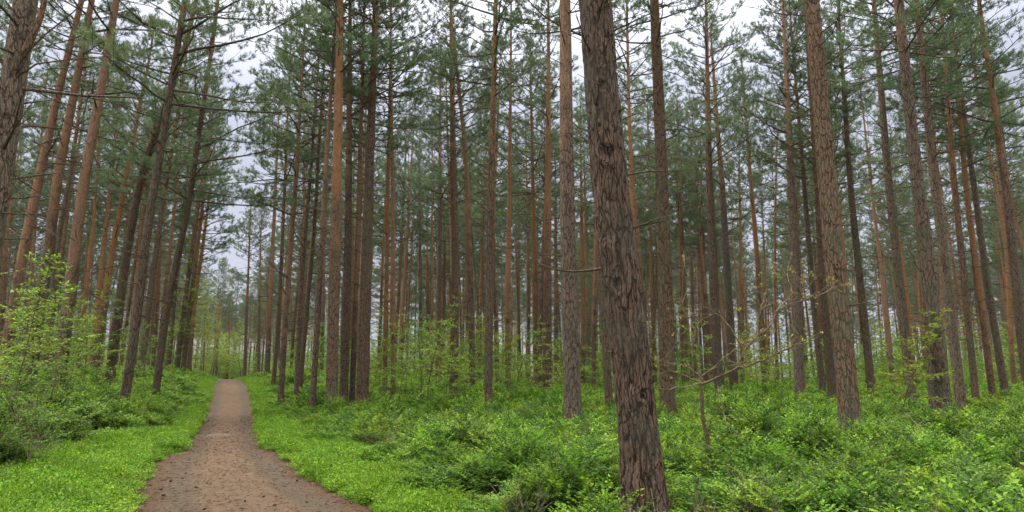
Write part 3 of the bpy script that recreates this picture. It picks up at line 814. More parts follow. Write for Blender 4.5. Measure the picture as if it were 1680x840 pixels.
# ------------------------------------------------------------------ stuff scattered by geometry nodes
def scatter(name, label, cat, variants, P, rot, scl, idx):
    coll = bpy.data.collections.new(name + '_sources')
    for k, me in enumerate(variants):
        o = bpy.data.objects.new('%s_source_%02d' % (name, k), me); coll.objects.link(o)
    me = bpy.data.meshes.new(name); P = np.asarray(P, np.float32)
    me.vertices.add(len(P)); me.vertices.foreach_set('co', P.reshape(-1))
    a = me.attributes.new('rot', 'FLOAT_VECTOR', 'POINT'); a.data.foreach_set('vector', np.asarray(rot, np.float32).reshape(-1))
    a = me.attributes.new('scl', 'FLOAT_VECTOR', 'POINT'); a.data.foreach_set('vector', np.asarray(scl, np.float32).reshape(-1))
    a = me.attributes.new('idx', 'INT', 'POINT'); a.data.foreach_set('value', np.asarray(idx, np.int32))
    o = link(name, me)
    ng = bpy.data.node_groups.new(name + '_nodes', 'GeometryNodeTree')
    ng.interface.new_socket('Geometry', in_out='INPUT', socket_type='NodeSocketGeometry')
    ng.interface.new_socket('Geometry', in_out='OUTPUT', socket_type='NodeSocketGeometry')
    gi = ng.nodes.new('NodeGroupInput'); go = ng.nodes.new('NodeGroupOutput')
    ci = ng.nodes.new('GeometryNodeCollectionInfo'); ci.inputs['Collection'].default_value = coll
    ci.inputs['Separate Children'].default_value = True; ci.inputs['Reset Children'].default_value = True
    ip = ng.nodes.new('GeometryNodeInstanceOnPoints'); ip.inputs['Pick Instance'].default_value = True
    def attr(n, t):
        x = ng.nodes.new('GeometryNodeInputNamedAttribute'); x.data_type = t; x.inputs['Name'].default_value = n
        return x.outputs['Attribute']
    er = ng.nodes.new('FunctionNodeEulerToRotation'); ng.links.new(attr('rot', 'FLOAT_VECTOR'), er.inputs[0])
    ng.links.new(gi.outputs[0], ip.inputs['Points']); ng.links.new(ci.outputs[0], ip.inputs['Instance'])
    ng.links.new(attr('idx', 'INT'), ip.inputs['Instance Index']); ng.links.new(er.outputs[0], ip.inputs['Rotation'])
    ng.links.new(attr('scl', 'FLOAT_VECTOR'), ip.inputs['Scale'])
    ng.links.new(ip.outputs[0], go.inputs[0])
    md = o.modifiers.new('scatter', 'NODES'); md.node_group = ng
    tag(o, label, cat, kind='stuff')
    return o

def merged_pine(k):
    """trunk, limbs and needles of one pine as one mesh, for the far wood"""
    me, cpos, ap = protos[k]; lm, fm = crowns[k]
    vs = []; fl = {3: [], 4: []}; ml = {3: [], 4: []}; n = 0
    for m, mi, off in ((me, 0, (0, 0, 0)), (lm, 1, cpos), (fm, 2, cpos)):
        co = np.zeros(len(m.vertices) * 3, np.float32); m.vertices.foreach_get('co', co)
        vs.append(co.reshape(-1, 3) + np.array(off, np.float32))
        lt = np.zeros(len(m.polygons), np.int32); m.polygons.foreach_get('loop_total', lt)
        ls = np.zeros(len(m.polygons), np.int32); m.polygons.foreach_get('loop_start', ls)
        lv = np.zeros(len(m.loops), np.int32); m.loops.foreach_get('vertex_index', lv)
        for kk in (3, 4):
            sel = ls[lt == kk]
            if len(sel):
                fl[kk].append(lv[sel[:, None] + np.arange(kk)[None, :]] + n); ml[kk].append(np.full(len(sel), mi, np.int32))
        n += len(vs[-1])
    fs = [np.concatenate(fl[kk]) for kk in (3, 4) if fl[kk]]; ms = [np.concatenate(ml[kk]) for kk in (3, 4) if ml[kk]]
    return mesh_np('distant_pine', np.concatenate(vs), fs, [M_bark, M_twig, M_needle], np.concatenate(ms))
far_protos = [merged_pine(k) for k in range(4)]
P = [(x, y, ground(x, y)) for x, y in extra]
tries = 0
while len(P) < len(extra) + 340 and tries < 20000:
    tries += 1
    y = rr.uniform(100, 210); x = rr.uniform(-0.95, 0.9) * y
    s = x + SLOPE * y
    if y < 150 and abs(s - 0.1) < 3.6: continue
    P.append((x, y, ground(x, y)))
for _ in range(80):
    y = rr.uniform(116, 175); sx = rr.uniform(-16, 16); x = sx - SLOPE * y
    P.append((x, y, ground(x, y)))
n = len(P)
scatter('distant_pine_wood', 'mass of distant pines closing off the far forest', 'forest', far_protos, P,
        np.stack([np.zeros(n), np.zeros(n), nrng.uniform(0, 6.28, n)], 1),
        nrng.uniform(0.8, 1.05, (n, 1)) * np.ones((1, 3)), nrng.integers(0, 4, n))

# bilberry shrubs -----------------------------------------------------------
def bilberry(seed, Wd=0.30, Ht=0.42, sprigs=56, leaf=0.030):
    r = random.Random(seed); rng = np.random.default_rng(seed); g = Geo(); P = []; D = []; Nn = []; young = []
    for q in range(sprigs):
        fresh = r.random() < 0.62
        a = r.uniform(0, 6.28); rad = Wd * math.sqrt(r.random()); b = np.array([rad * .35 * math.cos(a), rad * .35 * math.sin(a), 0])
        dome = math.sqrt(max(0.05, 1 - (rad / (Wd * 1.15)) ** 2))
        top = np.array([rad * math.cos(a), rad * math.sin(a), Ht * dome * r.uniform(0.62, 1.08)])
        outw = np.array([math.cos(a), math.sin(a), 0])
        mid = (b + top) / 2 + np.array([0, 0, 0.05]) + rng.normal(size=3) * .02
        tip = top + outw * r.uniform(0.02, 0.10) + np.array([0, 0, r.uniform(-.01, .05)])
        if q % 3 == 0: g.tube([b, mid, top], [0.004, 0.003, 0.002], 3, mat=1, cap=False)
        # two or three side shoots with alternate leaves
        for sh in range(3):
            az = a + r.uniform(-1.4, 1.4); d = unit([math.cos(az), math.sin(az), r.uniform(0.15, 0.9)])
            L0 = r.uniform(0.07, 0.15); p0 = top + (tip - top) * r.random() - np.array([0, 0, r.uniform(0, .10)])
            nl = 6
            sd = unit(np.cross(d, [0, 0, 1]))
            for k in range(nl):
                sgn = 1 if k % 2 else -1
                young.append(fresh and p0[2] > top[2] - 0.045)
                P.append(p0 + d * L0 * (k + .5) / nl); D.append(d * 0.55 + sd * sgn * 0.9 + np.array([0, 0, r.uniform(-.1, .35)]))
                Nn.append(np.array([0, 0, 1]) + rng.normal(size=3) * 0.35)
            P.append(p0 + d * L0); D.append(d); Nn.append(np.array([0, 0, 1]) + rng.normal(size=3) * .3); young.append(fresh and p0[2] > top[2] - 0.07)
    n = len(P); P = np.array(P); D = np.array(D); Nn = np.array(Nn); young = np.array(young)
    L = leaf * rng.uniform(0.7, 1.25, n)
    g.leaves(P[~young], D[~young], Nn[~young], L[~young], L[~young] * 0.58, mat=0)
    g.leaves(P[young], D[young], Nn[young], L[young] * 1.05, L[young] * 0.6, mat=2)
    return g.mesh('bilberry', [M_bil, M_twig, M_tip])
def low_patch(seed):
    r = random.Random(seed); rng = np.random.default_rng(seed); g = Geo()
    n = 620; a = rng.uniform(0, 6.28, n); rad = 0.30 * np.sqrt(rng.random(n))
    hz = 0.02 + 0.13 * rng.random(n) * (0.55 + 0.45 * np.sin(rad * 31 + a * 2 + seed))
    P = np.stack([rad * np.cos(a), rad * np.sin(a), hz], 1)
    D = np.stack([rng.normal(size=n), rng.normal(size=n), rng.uniform(0.1, 1.2, n)], 1)
    Nn = np.stack([rng.normal(size=n) * .4, rng.normal(size=n) * .4, np.ones(n)], 1)
    L = 0.030 * rng.uniform(0.6, 1.35, n)
    g.leaves(P, D, Nn, L, L * 0.6)
    return g.mesh('low_plants', [M_low])
bil_near = [bilberry(s, Wd=w, Ht=h, leaf=l) for s, w, h, l in ((1, .30, .42, .036), (2, .34, .36, .040), (3, .26, .46, .034), (4, .36, .40, .038), (5, .22, .50, .042))]
bil_far = [bilberry(s, Wd=.55, Ht=.40, sprigs=60, leaf=0.055) for s in (11, 12, 13)]
low_near = [low_patch(s) for s in (21, 22, 23)]

P = {k: [] for k in 'bBlF'}; S = {k: [] for k in 'bBlF'}
def strip_w(y, side):
    # width of the low bright plants beside the path
    if side > 0: return lerp_tab([(0, .4), (8, .5), (11, 1.1), (16, 1.1), (25, .8), (60, 0.6)], y)
    return lerp_tab([(0, 1.3), (8, 1.5), (11, 1.6), (14, 1.3), (17, 0.5), (25, .55), (40, .9), (60, 0.6)], y)
rs = random.Random(77)
def put(x, y, dens_scale=1.0):
    s = x + SLOPE * y; l, r = path_edges(y); side = 1 if s > 0 else -1
    d = (s - r) if side > 0 else (l - s)
    if d < (-0.16 if rs.random() < .35 else -0.02): return
    if any((x - a) ** 2 + (y - b) ** 2 < 0.09 for a, b in placed[:len(T)] if abs(y - b) < 1): return
    z = ground(x, y)
    sw = strip_w(y, side) * (1 + 0.5 * mnoise.noise(Vector((x * .8, y * .8, 30))))
    if d < sw and d > 0.25 and y < 30 and rs.random() < 0.22:
        P['b'].append((x, y, z - .03)); S['b'].append((.55, .55, rs.uniform(.25, .5)))
        return
    if d < sw:
        if rs.random() < 0.9 and not (d < 0.5 and mnoise.noise(Vector((x * 2.5, y * 2.5, 80))) < -0.12):
            q = 0.42 + 0.58 * sstep(0, 0.35, d)
            P['l' if y < 30 else 'l'].append((x, y, z - 0.01)); S['l'].append(((0.8 + .4 * rs.random()) * q,) * 2 + (q * (0.8 + 0.5 * rs.random()) * (1 + 0.6 * sstep(0.2, sw, d)),))
        return
    clump = 1.1 * mnoise.noise(Vector((x * 0.8, y * 0.8, 50))) + 0.8 * mnoise.noise(Vector((x * 2.1, y * 2.1, 60)))
    edge = sstep(sw - .1, sw + 1.6, d)
    h = (0.45 + 0.55 * edge) * (1 + 0.85 * clump) * (0.8 + 0.4 * rs.random())
    dm = math.hypot(x - placed[0][0], y - placed[0][1])
    if y < placed[0][1] + 0.2 and abs(x - placed[0][0] * y / placed[0][1]) < 0.42: h *= 0.42 if x < placed[0][0] - .1 else 0.25
    w = (0.8 + 0.3 * edge) * (0.85 + 0.3 * rs.random())
    if y < 9.8 and abs(x - 2.77 * y / 9.6) < 0.30: h *= 0.6
    k = 'b' if y < 21 else 'B'
    if clump < -0.26 and rs.random() < 0.5: return
    P[k].append((x, y, z - 0.03)); S[k].append((w, w, max(0.18, h) * (1.0 if k == 'b' else 1.05)))
def sample(y0, y1, dens):
    y = y0
    area_rows = int((y1 - y0) / 0.1)
    for _ in range(area_rows):
        yy = y0 + (y1 - y0) * (_ + .5) / area_rows
        xl, xr = -0.86 * yy - 2, 0.84 * yy + 2
        nrow = (xr - xl) * (y1 - y0) / area_rows * dens
        cnt = int(nrow) + (1 if rs.random() < nrow % 1 else 0)
        for __ in range(cnt): put(rs.uniform(xl, xr), yy + rs.uniform(-.05, .05))
sample(3.5, 12, 11.0)
sample(12, 21, 9.0)
sample(21, 34, 4.5)
sample(34, 60, 2.6)
sample(60, 95, 1.2)
# denser low carpet next to the path
for _ in range(5200):
    y = 4 + 46 * rs.random() ** 1.6; side = rs.choice((-1, 1)); l, r = path_edges(y); sw = strip_w(y, side)
    d = rs.random() * sw * 1.1
    s = r + d if side > 0 else l - d
    x = s - SLOPE * y; q = 0.45 + 0.55 * sstep(0, 0.3, d)
    if mnoise.noise(Vector((x * 2.5, y * 2.5, 80))) < -0.12 - 0.5 * d: continue
    q *= 1 + 0.7 * mnoise.noise(Vector((x * 1.8, y * 1.8, 90)))
    P['l'].append((x, y, ground(x, y) - 0.015)); S['l'].append((q * (0.8 + .4 * rs.random()),) * 2 + (q * (0.7 + .6 * rs.random()),))
def emit(name, label, variants, keys, cond):
    pts = []; sc = []
    for k in keys:
        for p, s_ in zip(P[k], S[k]):
            if cond(p): pts.append(p); sc.append(s_)
    n = len(pts)
    if not n: return
    scatter(name, label, 'undergrowth', variants, pts, np.stack([nrng.normal(0, .10, n), nrng.normal(0, .10, n), nrng.uniform(0, 6.28, n)], 1), sc, nrng.integers(0, len(variants), n))
isleft = lambda p: p[0] + SLOPE * p[1] < 0
isright = lambda p: not isleft(p)
emit('bilberry_shrubs', 'knee high bright green bilberry covering the floor right of the path', bil_near, 'b', isright)
emit('bilberry_shrubs', 'dark and bright green bilberry thicket on the bank left of the path', bil_near, 'b', isleft)
emit('bilberry_cover', 'green bilberry carpet farther back between the right hand pines', bil_far, 'B', isright)
emit('bilberry_cover', 'green bilberry carpet farther back between the left hand pines', bil_far, 'B', isleft)
emit('verge_plants', 'low light green leafy verge along the right edge of the path', low_near, 'l', isright)
emit('verge_plants', 'low light green leafy verge along the left edge of the path', low_near, 'l', isleft)
print('scatter counts', {k: len(v) for k, v in P.items()})

def dry_stems(seed):
    r = random.Random(seed); g = Geo()
    for q in range(16):
        a = r.uniform(0, 6.28); d = unit([math.cos(a) * .5, math.sin(a) * .5, 1]); p = np.array([r.uniform(-.08, .08), r.uniform(-.08, .08), 0]); L0 = r.uniform(.3, .62)
        m = p + d * L0 * .55; d2 = unit(d + np.array([r.uniform(-.5, .5), r.uniform(-.5, .5), 0])); e = m + d2 * L0 * .45
        g.tube([p, m, e], [.0045, .0035, .002], 3, cap=False)
        for b in range(3):
            f = m + (e - m) * r.random(); dd = unit(d2 + np.array([r.uniform(-1, 1), r.uniform(-1, 1), .2])); g.tube([f, f + dd * r.uniform(.06, .2)], [.0025, .0015], 3, cap=False)
    return g.mesh('dry_stems', [M_palebark])
DP = []
while len(DP) < 150:
    y = rs.uniform(5, 26); x = rs.uniform(-.84, .84) * y; s = x + SLOPE * y
    if -2.5 < s < 2.8 or mnoise.noise(Vector((x * .5, y * .5, 120))) < -.05: continue
    DP.append((x, y, ground(x, y)))
n = len(DP)
scatter('dry_stems', 'thin brown leafless stems poking out of the bilberry', 'undergrowth', [dry_stems(1), dry_stems(2), dry_stems(3)], DP,
        np.stack([nrng.normal(0, .2, n), nrng.normal(0, .2, n), nrng.uniform(0, 6.28, n)], 1), nrng.uniform(.7, 1.25, (n, 1)) * np.ones((1, 3)), nrng.integers(0, 3, n))

# ------------------------------------------------------------------ saplings and bushes
def sapling_parts(seed, H=3.5, spread=1.0, nbr=16, leaf=0.065, leafmat=None, dens=1.0, stem_r=0.018, first=0.25, stems=1, flat=0.25):
    r = random.Random(seed); rng = np.random.default_rng(seed); wood = Geo(); fol = Geo(); P = []; D = []; Nn = []
    for st in range(stems):
        d = unit([r.uniform(-.25, .25) * (1 if stems == 1 else 2.4), r.uniform(-.25, .25) * (1 if stems == 1 else 2.4), 1]); Hs = H * (1 if st == 0 else r.uniform(.55, .95))
        pts = [np.array([r.uniform(-.1, .1) * (stems > 1), r.uniform(-.1, .1) * (stems > 1), -0.1])]; m = 9
        for s in range(m):
            d = unit(d + rng.normal(size=3) * 0.09 + np.array([0, 0, .05])); pts.append(pts[-1] + d * Hs / m)
        wood.tube(pts, np.linspace(stem_r, 0.004, m + 1), 6); pts = np.array(pts)
        nb = max(4, nbr // stems)
        for b in range(nb):
            u = first + (1 - first) * (b + r.random() * .6) / nb; f = min(u, .99) * m; a = int(f); p = pts[a] + (pts[a + 1] - pts[a]) * (f - a)
            az = b * 2.4 + r.uniform(-.5, .5); L0 = spread * (1.15 - u) * r.uniform(0.55, 1.1) + 0.15
            dd = unit([math.cos(az), math.sin(az), r.uniform(0.1, 0.7)]); q = [p]
            for s in range(5):
                dd = unit(dd + rng.normal(size=3) * .16 + np.array([0, 0, -0.03])); q.append(q[-1] + dd * L0 / 5)
            wood.tube(q, np.linspace(0.008, 0.002, 6), 4, cap=False)
            subs = [(q, L0)]
            for s in range(int(3 + L0 * 3)):
                k = r.randint(1, 4); d2 = unit(dd + rng.normal(size=3) * np.array([.8, .8, .25])); L2 = L0 * r.uniform(.2, .5)
                q2 = [q[k], q[k] + d2 * L2 * .5, q[k] + d2 * L2 + np.array([0, 0, .02])]
                wood.tube(q2, [0.004, 0.003, 0.0015], 3, cap=False); subs.append((q2, L2))
            for (qq, LL) in subs:
                qq = np.array(qq); nl = max(3, int(LL / (leaf * 0.62) * dens))
                for k in range(nl):
                    w = 0.25 + 0.75 * (k + .5) / nl; f = w * (len(qq) - 1); a = min(int(f), len(qq) - 2); pp = qq[a] + (qq[a + 1] - qq[a]) * (f - a)
                    dl = unit(qq[a + 1] - qq[a]); sd = unit(np.cross(dl, [0, 0, 1])) * (1 if k % 2 else -1)
                    P.append(pp); D.append(dl * .6 + sd + rng.normal(size=3) * .25); Nn.append(np.array([0, 0, 1]) + rng.normal(size=3) * flat)
                P.append(qq[-1]); D.append(dl + rng.normal(size=3) * .2); Nn.append(np.array([0, 0, 1]) + rng.normal(size=3) * flat)
    n = len(P); L = leaf * rng.uniform(.65, 1.25, n)
    fol.leaves(P, D, Nn, L, L * 0.55)
    return wood.mesh('stems', [M_sapbark], True), fol.mesh('leaves', [leafmat or M_sap])
sap = [sapling_parts(31, 3.6, 1.35, 22, leaf=.085), sapling_parts(32, 4.4, 1.25, 24, leaf=.085), sapling_parts(33, 2.8, 1.3, 20, leaf=.08), sapling_parts(34, 3.4, 1.5, 20, leaf=.095)]
sap_lush = sapling_parts(37, 3.3, 1.1, 30, leaf=.085, dens=1.5, first=.3)
sap_edge = sapling_parts(36, 3.6, 1.3, 24, leaf=.055)
bush = [sapling_parts(41, 1.4, .8, 34, leaf=.06, dens=1.5, leafmat=M_bush, stems=5, first=.15), sapling_parts(42, 1.1, .9, 34, leaf=.06, dens=1.5, leafmat=M_bush, stems=6, first=.1), sapling_parts(43, 1.8, .9, 36, leaf=.06, dens=1.5, leafmat=M_bush, stems=5, first=.15)]
tall = [sapling_parts(51, 9.5, 1.9, 60, leaf=.11, first=.25, stem_r=.05, dens=.9), sapling_parts(52, 8.0, 2.2, 56, leaf=.12, first=.15, stem_r=.05, dens=.9)]
def plant(name, cat, parts, x, y, s, label, group=None, rz=None, z=None):
    root = bpy.data.objects.new(name, None); C.objects.link(root)
    root.location = (x, y, ground(x, y) if z is None else z); root.scale = (s, s, s); root.rotation_euler = (0, 0, rs.uniform(0, 6.28) if rz is None else rz)
    tag(root, label, cat, group)
    link('stems', parts[0], root); link('leaves', parts[1], root); return root
def X_at(px, Y): return at_depth(px, 600, Y).x
# single saplings that can be told apart
plant('sapling', 'sapling', sap_lush, X_at(1462, 16.5), 16.5, 1.0, 'leafy light green sapling between the grey pine and stout brown pine at right', rz=1.0)
plant('sapling', 'sapling', sap[2], X_at(700, 21), 21, 1.15, 'bushy young deciduous sapling in the middle of the undergrowth clump', rz=0.3)
plant('sapling', 'sapling', sap_edge, X_at(-45, 9.5), 9.5, 1.15, 'yellow green sapling whose twigs reach in at the left edge', rz=2.0)
plant('young_tree', 'young tree', tall[0], X_at(318, 46), 46, 1.15, 'tall light green deciduous tree among the pines of the left verge', rz=0)
mid = [(560, 27, 1), (600, 24, 0), (628, 30, 1), (655, 23, 2), (668, 27, 3), (735, 24, 1), (760, 28, 0), (715, 30, 3), (790, 26, 2), (822, 31, 1), (850, 28, 0), (640, 36, 1), (585, 34, 3), (775, 35, 1), (700, 37, 0), (685, 23, 0), (750, 22, 2), (805, 29, 3), (870, 30, 2), (900, 27, 1), (845, 24, 2), (910, 36, 0)]
for px, Y, k in mid: plant('sapling', 'sapling', sap[k], X_at(px, Y), Y, rs.uniform(.85, 1.15), 'light green young sapling in the clump under the middle pines', 'saplings under the middle pines')
rgt = [(880, 38, 1), (925, 34, 0), (990, 36, 3), (1030, 33, 0), (1125, 30, 1), (1150, 36, 3), (1225, 38, 0), (1240, 30, 3), (1285, 40, 1), (1330, 38, 0), (1385, 36, 3), (1420, 42, 1), (1475, 40, 0), (1540, 42, 3), (1600, 46, 1), (1270, 33, 2), (1105, 40, 0)]
for px, Y, k in rgt: plant('sapling', 'sapling', sap[k], X_at(px, Y), Y, rs.uniform(.8, 1.2), 'pale green sapling far back among the right hand pines', 'saplings far back on the right')
lft = [(20, 13, 1), (60, 16, 3), (115, 18, 0), (140, 22, 2), (165, 26, 1), (195, 30, 3), (235, 28, 0), (225, 36, 1), (30, 22, 3), (85, 26, 0), (270, 40, 1), (-10, 17, 0), (130, 32, 1)]
for px, Y, k in lft: plant('sapling', 'sapling', sap[k], X_at(px, Y), Y, rs.uniform(.75, 1.15), 'thin leafy sapling in the shade of the left stand', 'saplings in the left stand')
lb = [(10, 9.5, 1), (60, 11, 0), (-20, 11.5, 2), (110, 12.5, 1), (30, 13.5, 0), (85, 14.5, 2), (150, 15, 1), (0, 15.5, 0), (120, 17, 0), (175, 19, 1), (60, 18, 2), (140, 21, 2), (215, 24, 1), (100, 23, 0)]
for px, Y, k in lb: plant('bush', 'bush', bush[k], X_at(px, Y), Y, rs.uniform(.7, 1.05), 'low leafy green bush on the bank left of the path', 'bushes on the left bank')
far = [(378, 150, 1), (366, 155, 0), (356, 145, 0), (390, 140, 1), (345, 100, 0), (362, 118, 1), (385, 122, 0), (330, 92, 1), (398, 112, 1), (352, 130, 1), (374, 140, 0), (335, 70, 1)]
for px, Y, k in far: plant('young_tree', 'young tree', tall[k], X_at(px, Y), Y, rs.uniform(1.0, 1.4), 'pale yellow green tree closing the far end of the path', 'pale trees at the far end of the path')

thick = [sapling_parts(61, 5.0, 1.9, 34, leaf=.17, first=.08, stem_r=.03), sapling_parts(62, 6.0, 1.7, 36, leaf=.17, first=.1, stem_r=.03), sapling_parts(63, 3.6, 2.0, 30, leaf=.16, first=.05, stem_r=.03)]
TP = []; TS = []; TI = []
for _ in range(560):
    y = 44 + 90 * rs.random(); x = rs.uniform(-.92, .9) * y; s = x + SLOPE * y
    if abs(s) < 4.0 + 0.02 * y: continue
    TP.append((x, y, ground(x, y) - .1)); k = rs.choice((0, 0, 1, 1, 2, 2, 3)); TI.append(k)
    TS.append((rs.uniform(.7, 1.2),) * 3 if k < 3 else (rs.uniform(.5, .85),) * 3)
for _ in range(90):
    y = rs.uniform(118, 165); s = rs.uniform(-14, 14); x = s - SLOPE * y
    TP.append((x, y, ground(x, y) - .1)); TI.append(rs.choice((0, 1, 2))); TS.append((rs.uniform(1.0, 1.9),) * 3)
n = len(TP)
conif = [crowns[0][1], crowns[3][1]]
scatter('young_growth', 'tangled leafy young growth filling the depth of the forest', 'undergrowth', [t[1] for t in thick] + conif, TP,
        np.stack([np.zeros(n), np.zeros(n), nrng.uniform(0, 6.28, n)], 1), TS, TI)

# crooked half bare sapling in front -----------------------------------------
YS = 9.6
def cp(cx, cy_, dy=0.0): return at_depth(1040 + cx / 2.21, 420 + cy_ / 2.21, YS + dy)
base = at_depth(1159, 790, YS); gz = ground(base.x, YS)
root = bpy.data.objects.new('crooked_sapling', None); C.objects.link(root); root.location = (base.x, YS, gz)
tag(root, 'crooked half bare sapling with arching twigs right of the thick leaning trunk', 'sapling')
def rel(p): return np.array([p.x - base.x, p.y - YS, p.z - gz])
g = Geo()
g.tube([np.array([0.0, 0, -0.1]), rel(cp(260, 790)), rel(cp(270, 720)), rel(cp(266, 660)), rel(cp(250, 590)), rel(cp(247, 520)), rel(cp(240, 455))], [0.044, 0.038, 0.033, 0.031, 0.027, 0.029, 0.022], 9)
link('trunk', g.mesh('trunk', [M_sapbark], True), root)
BR = [
 (0.017, [(243, 462), (310, 440), (380, 408), (450, 385), (530, 350), (612, 308)], (0, -.35)),
 (0.014, [(380, 408), (394, 340), (440, 298), (490, 260), (512, 205), (575, 168), (660, 150)], (-.1, .25)),
 (0.007, [(440, 298), (446, 240), (468, 175), (478, 140)], (.05, .2)),
 (0.006, [(512, 205), (572, 135), (556, 70), (545, 55)], (.1, .4)),
 (0.008, [(394, 340), (352, 255), (300, 215), (262, 205), (200, 230), (176, 170), (176, 60), (180, 20)], (-.05, .5)),
 (0.010, [(243, 460), (190, 435), (112, 416), (98, 378), (150, 330), (158, 310)], (0, -.4)),
 (0.008, [(246, 445), (190, 398), (140, 392), (86, 372)], (0, .5)),
 (0.009, [(248, 440), (300, 395), (372, 335), (432, 282), (470, 270)], (0, .4)),
 (0.009, [(310, 440), (330, 410), (400, 385), (470, 382), (560, 330)], (-.05, -.5)),
 (0.007, [(243, 458), (200, 470), (130, 480), (88, 478)], (0, -.6)),
 (0.006, [(246, 450), (215, 340), (222, 250), (205, 180)], (0, .3)),
 (0.006, [(300, 440), (312, 520), (335, 610), (400, 672), (430, 730), (450, 795)], (0, -.5)),
 (0.008, [(268, 650), (330, 655), (400, 702), (470, 725), (525, 768)], (0, -.6)),
 (0.006, [(270, 740), (320, 758), (380, 800), (430, 810)], (0, -.5)),
 (0.005, [(575, 168), (620, 120), (612, 90)], (.25, .35)),
 (0.005, [(660, 150), (720, 120), (775, 105)], (.25, .35)),
 (0.005, [(470, 270), (540, 250), (612, 262)], (.3, .4)),
]
rq = random.Random(8); wood = Geo(); tips = []
for bi, (r0, cps, (d0, d1)) in enumerate(BR):
    n = len(cps); pts = [rel(cp(x + rq.uniform(-3, 3), y + rq.uniform(-3, 3), d0 + (d1 - d0) * k / (n - 1))) for k, (x, y) in enumerate(cps)]
    q = []
    for a in range(n - 1):
        for t in (0, .33, .66): q.append(pts[a] + (pts[a + 1] - pts[a]) * t + np.array([rq.uniform(-.012, .012), rq.uniform(-.03, .03), rq.uniform(-.012, .012)]))
    q.append(pts[-1])
    wood.tube(q, np.linspace(r0 * 1.3, max(0.0035, r0 * .4), len(q)), 6, mat=1 if r0 < 0.0075 and bi % 2 else 0)
    tips.append((q[-1], pts[-1] - pts[-2]))
    for k in list(range(2, len(q))) + list(range(3, len(q), 2)):
        if rq.random() < 0.85:
            dl = unit(q[k] - q[k - 1]); dd = unit(dl + np.array([rq.uniform(-1.1, 1.1), rq.uniform(-.9, .9), rq.uniform(-.7, 1.0)])); L0 = rq.uniform(.08, .42)
            e1 = q[k] + dd * L0 * .5; dd2 = unit(dd + np.array([rq.uniform(-.5, .5), rq.uniform(-.5, .5), rq.uniform(-.4, .6)])); e2 = e1 + dd2 * L0 * .5
            wood.tube([q[k], e1, e2], [0.005, 0.0038, 0.002], 4, mat=rq.choice((0, 0, 0, 0, 1)), cap=False)
            if rq.random() < .6:
                dd3 = unit(dd + np.array([rq.uniform(-.9, .9), rq.uniform(-.9, .9), rq.uniform(-.7, .9)])); wood.tube([e1, e1 + dd3 * L0 * .5], [0.0038, 0.0018], 3, mat=0, cap=False)
            if rq.random() < .30: tips.append((e2, dd2))
link('branches', wood.mesh('branches', [M_sapbark, M_palebark], True), root)
fol = Geo(); PP = []; DD = []; NN = []; rng = np.random.default_rng(4)
lspots = [(510, 60), (530, 75), (565, 45), (575, 60), (610, 100), (620, 70), (615, 130), (700, 85), (715, 78), (740, 125), (775, 100), (660, 175), (455, 110), (455, 65), (370, 190), (385, 195), (625, 150), (585, 140)]
for (x, y) in lspots:
    p = rel(cp(x, y, .35))
    for k in range(8): PP.append(p + rng.normal(size=3) * .02); DD.append(rng.normal(size=3) * [1, 1, .5]); NN.append(np.array([0, 0, 1]) + rng.normal(size=3) * .5)
for (p, d) in tips:
    for k in range(4): PP.append(p + rng.normal(size=3) * .012); DD.append(unit(d) + rng.normal(size=3) * .7); NN.append(np.array([0, 0, 1]) + rng.normal(size=3) * .5)
n = len(PP); L = .05 * rng.uniform(.5, 1.15, n)
fol.leaves(PP, DD, NN, L, L * .5)
link('young_leaves', fol.mesh('young_leaves', [M_yel]), root)

# fallen branches -------------------------------------------------------------
def stick(name, label, cps, r0, Y, mat, dys, forks=()):
    p0 = at_depth(cps[0][0], cps[0][1], Y); o = link(name, None) if False else None
    n = len(cps); pts = [at_depth(x, y, Y + dys[0] + (dys[1] - dys[0]) * k / (n - 1)) for k, (x, y) in enumerate(cps)]
    org = pts[0].copy(); g = Geo(); q = []
    for a in range(n - 1):
        for t in (0, .5): v = pts[a].lerp(pts[a + 1], t) - org; q.append(np.array(v) + np.array([rq.uniform(-.01, .01)] * 3))
    q.append(np.array(pts[-1] - org)); g.tube(q, np.linspace(r0, r0 * .3, len(q)), 6)
    for (k, x, y) in forks:
        e = at_depth(x, y, Y + dys[0] + .2) - org; g.tube([q[k], (q[k] + np.array(e)) / 2 + np.array([0, 0, .02]), np.array(e)], [r0 * .55, r0 * .4, r0 * .2], 5)
    o = link(name, g.mesh(name, [mat], True), loc=org); tag(o, label, 'branch'); return o
stick('dead_branch', 'pale dead branch sticking out of the bilberry right of the stout brown pine', [(1516, 716), (1505, 697), (1480, 674), (1445, 652)], 0.016, 12.5, M_palebark, (0, .5), [(2, 1525, 686), (4, 1468, 640)])
stick('dead_branch', 'pale dead stick at the lower edge right of the thick leaning trunk', [(1185, 842), (1160, 822), (1148, 812)], 0.014, 7.2, M_palebark, (0, .3))

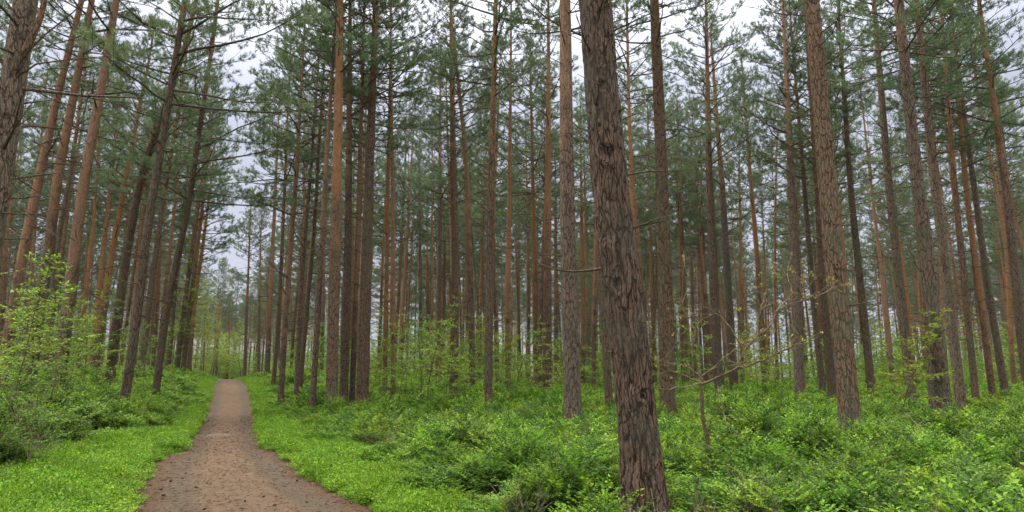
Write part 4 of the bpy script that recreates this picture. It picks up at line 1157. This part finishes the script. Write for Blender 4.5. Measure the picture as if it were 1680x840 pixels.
# pine cones and litter on the path ------------------------------------------
def cone_mesh():
    g = Geo(); 
    for k in range(46):
        t = k / 45.0; a = k * 2.399; rad = 0.021 * math.sin(math.pi * (0.12 + 0.80 * t)) ; z = 0.055 * t - .0275
        c = np.array([rad * math.cos(a), rad * math.sin(a), z]); o = np.array([math.cos(a), math.sin(a), .35]); s = np.array([-math.sin(a), math.cos(a), 0]) * .008
        v = [c - s - [0, 0, .004], c + s - [0, 0, .004], c + o * .009 + s * .6 + [0, 0, .004], c + o * .009 - s * .6 + [0, 0, .004]]
        g.add(v, [[0, 1, 2, 3]])
    zz = np.linspace(-.0275, .0275, 7); g.tube(np.stack([zz * 0, zz * 0, zz], 1), 0.019 * np.sin(np.pi * np.linspace(.12, .92, 7)), 8)
    return g.mesh('pine_cone', [M_cone])
cone = cone_mesh()
cpx = [p for q, p in enumerate([(305, 777), (312, 790), (268, 813), (292, 824), (340, 793), (322, 800), (276, 835), (299, 785), (352, 812), (264, 803), (433, 742), (462, 760), (464, 773), (433, 780), (432, 815), (451, 829), (524, 811), (487, 789), (344, 767), (280, 790), (402, 822), (386, 806), (335, 836), (557, 822), (503, 824)]) if q % 5 not in (1, 3)]
for (px, py) in cpx:
    r = px_ray(px, py); t = (0.02 - CAMZ) / r[2]; x, y = r[0] * t, r[1] * t
    o = link('pine_cone', cone, loc=(x, y, 0.025), rot=(math.pi / 2 + rq.uniform(-.3, .3), 0, rq.uniform(0, 6.28)), scale=(rq.uniform(.4, .7), rq.uniform(.35, .6), rq.uniform(.6, .95)))
    tag(o, 'small dark fallen pine cone lying on the brown dirt path', 'pine cone', 'pine cones scattered on the path')
g = Geo(); n = 16000
yy = 5 + 30 * nrng.random(n) ** 1.5; PP = []; DD = []
for y in yy:
    l, r = path_edges(y); t = nrng.beta(.55, .55) if nrng.random() < .6 else nrng.random(); s = l - .05 + (r - l + .1) * t; x = s - SLOPE * y
    PP.append((x, y, 0.012 + 0.02 * nrng.random() + 0.03 * max(0, abs(t - .5) - .35)))
PP = np.array(PP); a = nrng.uniform(0, 6.28, n); DD = np.stack([np.cos(a), np.sin(a), nrng.normal(0, .15, n)], 1)
L = nrng.uniform(.03, .09, n); L[:60] *= 2.2
g.leaves(PP, DD, np.array([[0, 0, 1.0]]) + nrng.normal(0, .3, (n, 3)), L, np.where(np.arange(n) % 5 == 0, .014, .005))
tag(link('needle_litter', g.mesh('needle_litter', [M_litter])), 'brown dry needles and twigs scattered over the path', 'litter', kind='stuff')

# haze --------------------------------------------------------------------------
if HAZE_DENSITY > 0:
    bx = Geo(); x0, x1, y0, y1, z0, z1 = -420, 420, -45, 620, -4, 32
    v = [(x, y, z) for x in (x0, x1) for y in (y0, y1) for z in (z0, z1)]
    bx.add(v, [[0, 1, 3, 2], [4, 6, 7, 5], [0, 4, 5, 1], [2, 3, 7, 6], [0, 2, 6, 4], [1, 5, 7, 3]])
    mh, nt, out = new_mat('haze_air'); pvn = N(nt, 'ShaderNodeVolumePrincipled'); pvn.inputs['Color'].default_value = (0.92, 0.95, 1, 1)
    pvn.inputs['Density'].default_value = HAZE_DENSITY; pvn.inputs['Anisotropy'].default_value = 0.2
    nt.links.new(pvn.outputs[0], out.inputs['Volume'])
    h = link('haze', bx.mesh('haze', [mh])); tag(h, 'faint damp air between the trees', 'haze', kind='stuff')
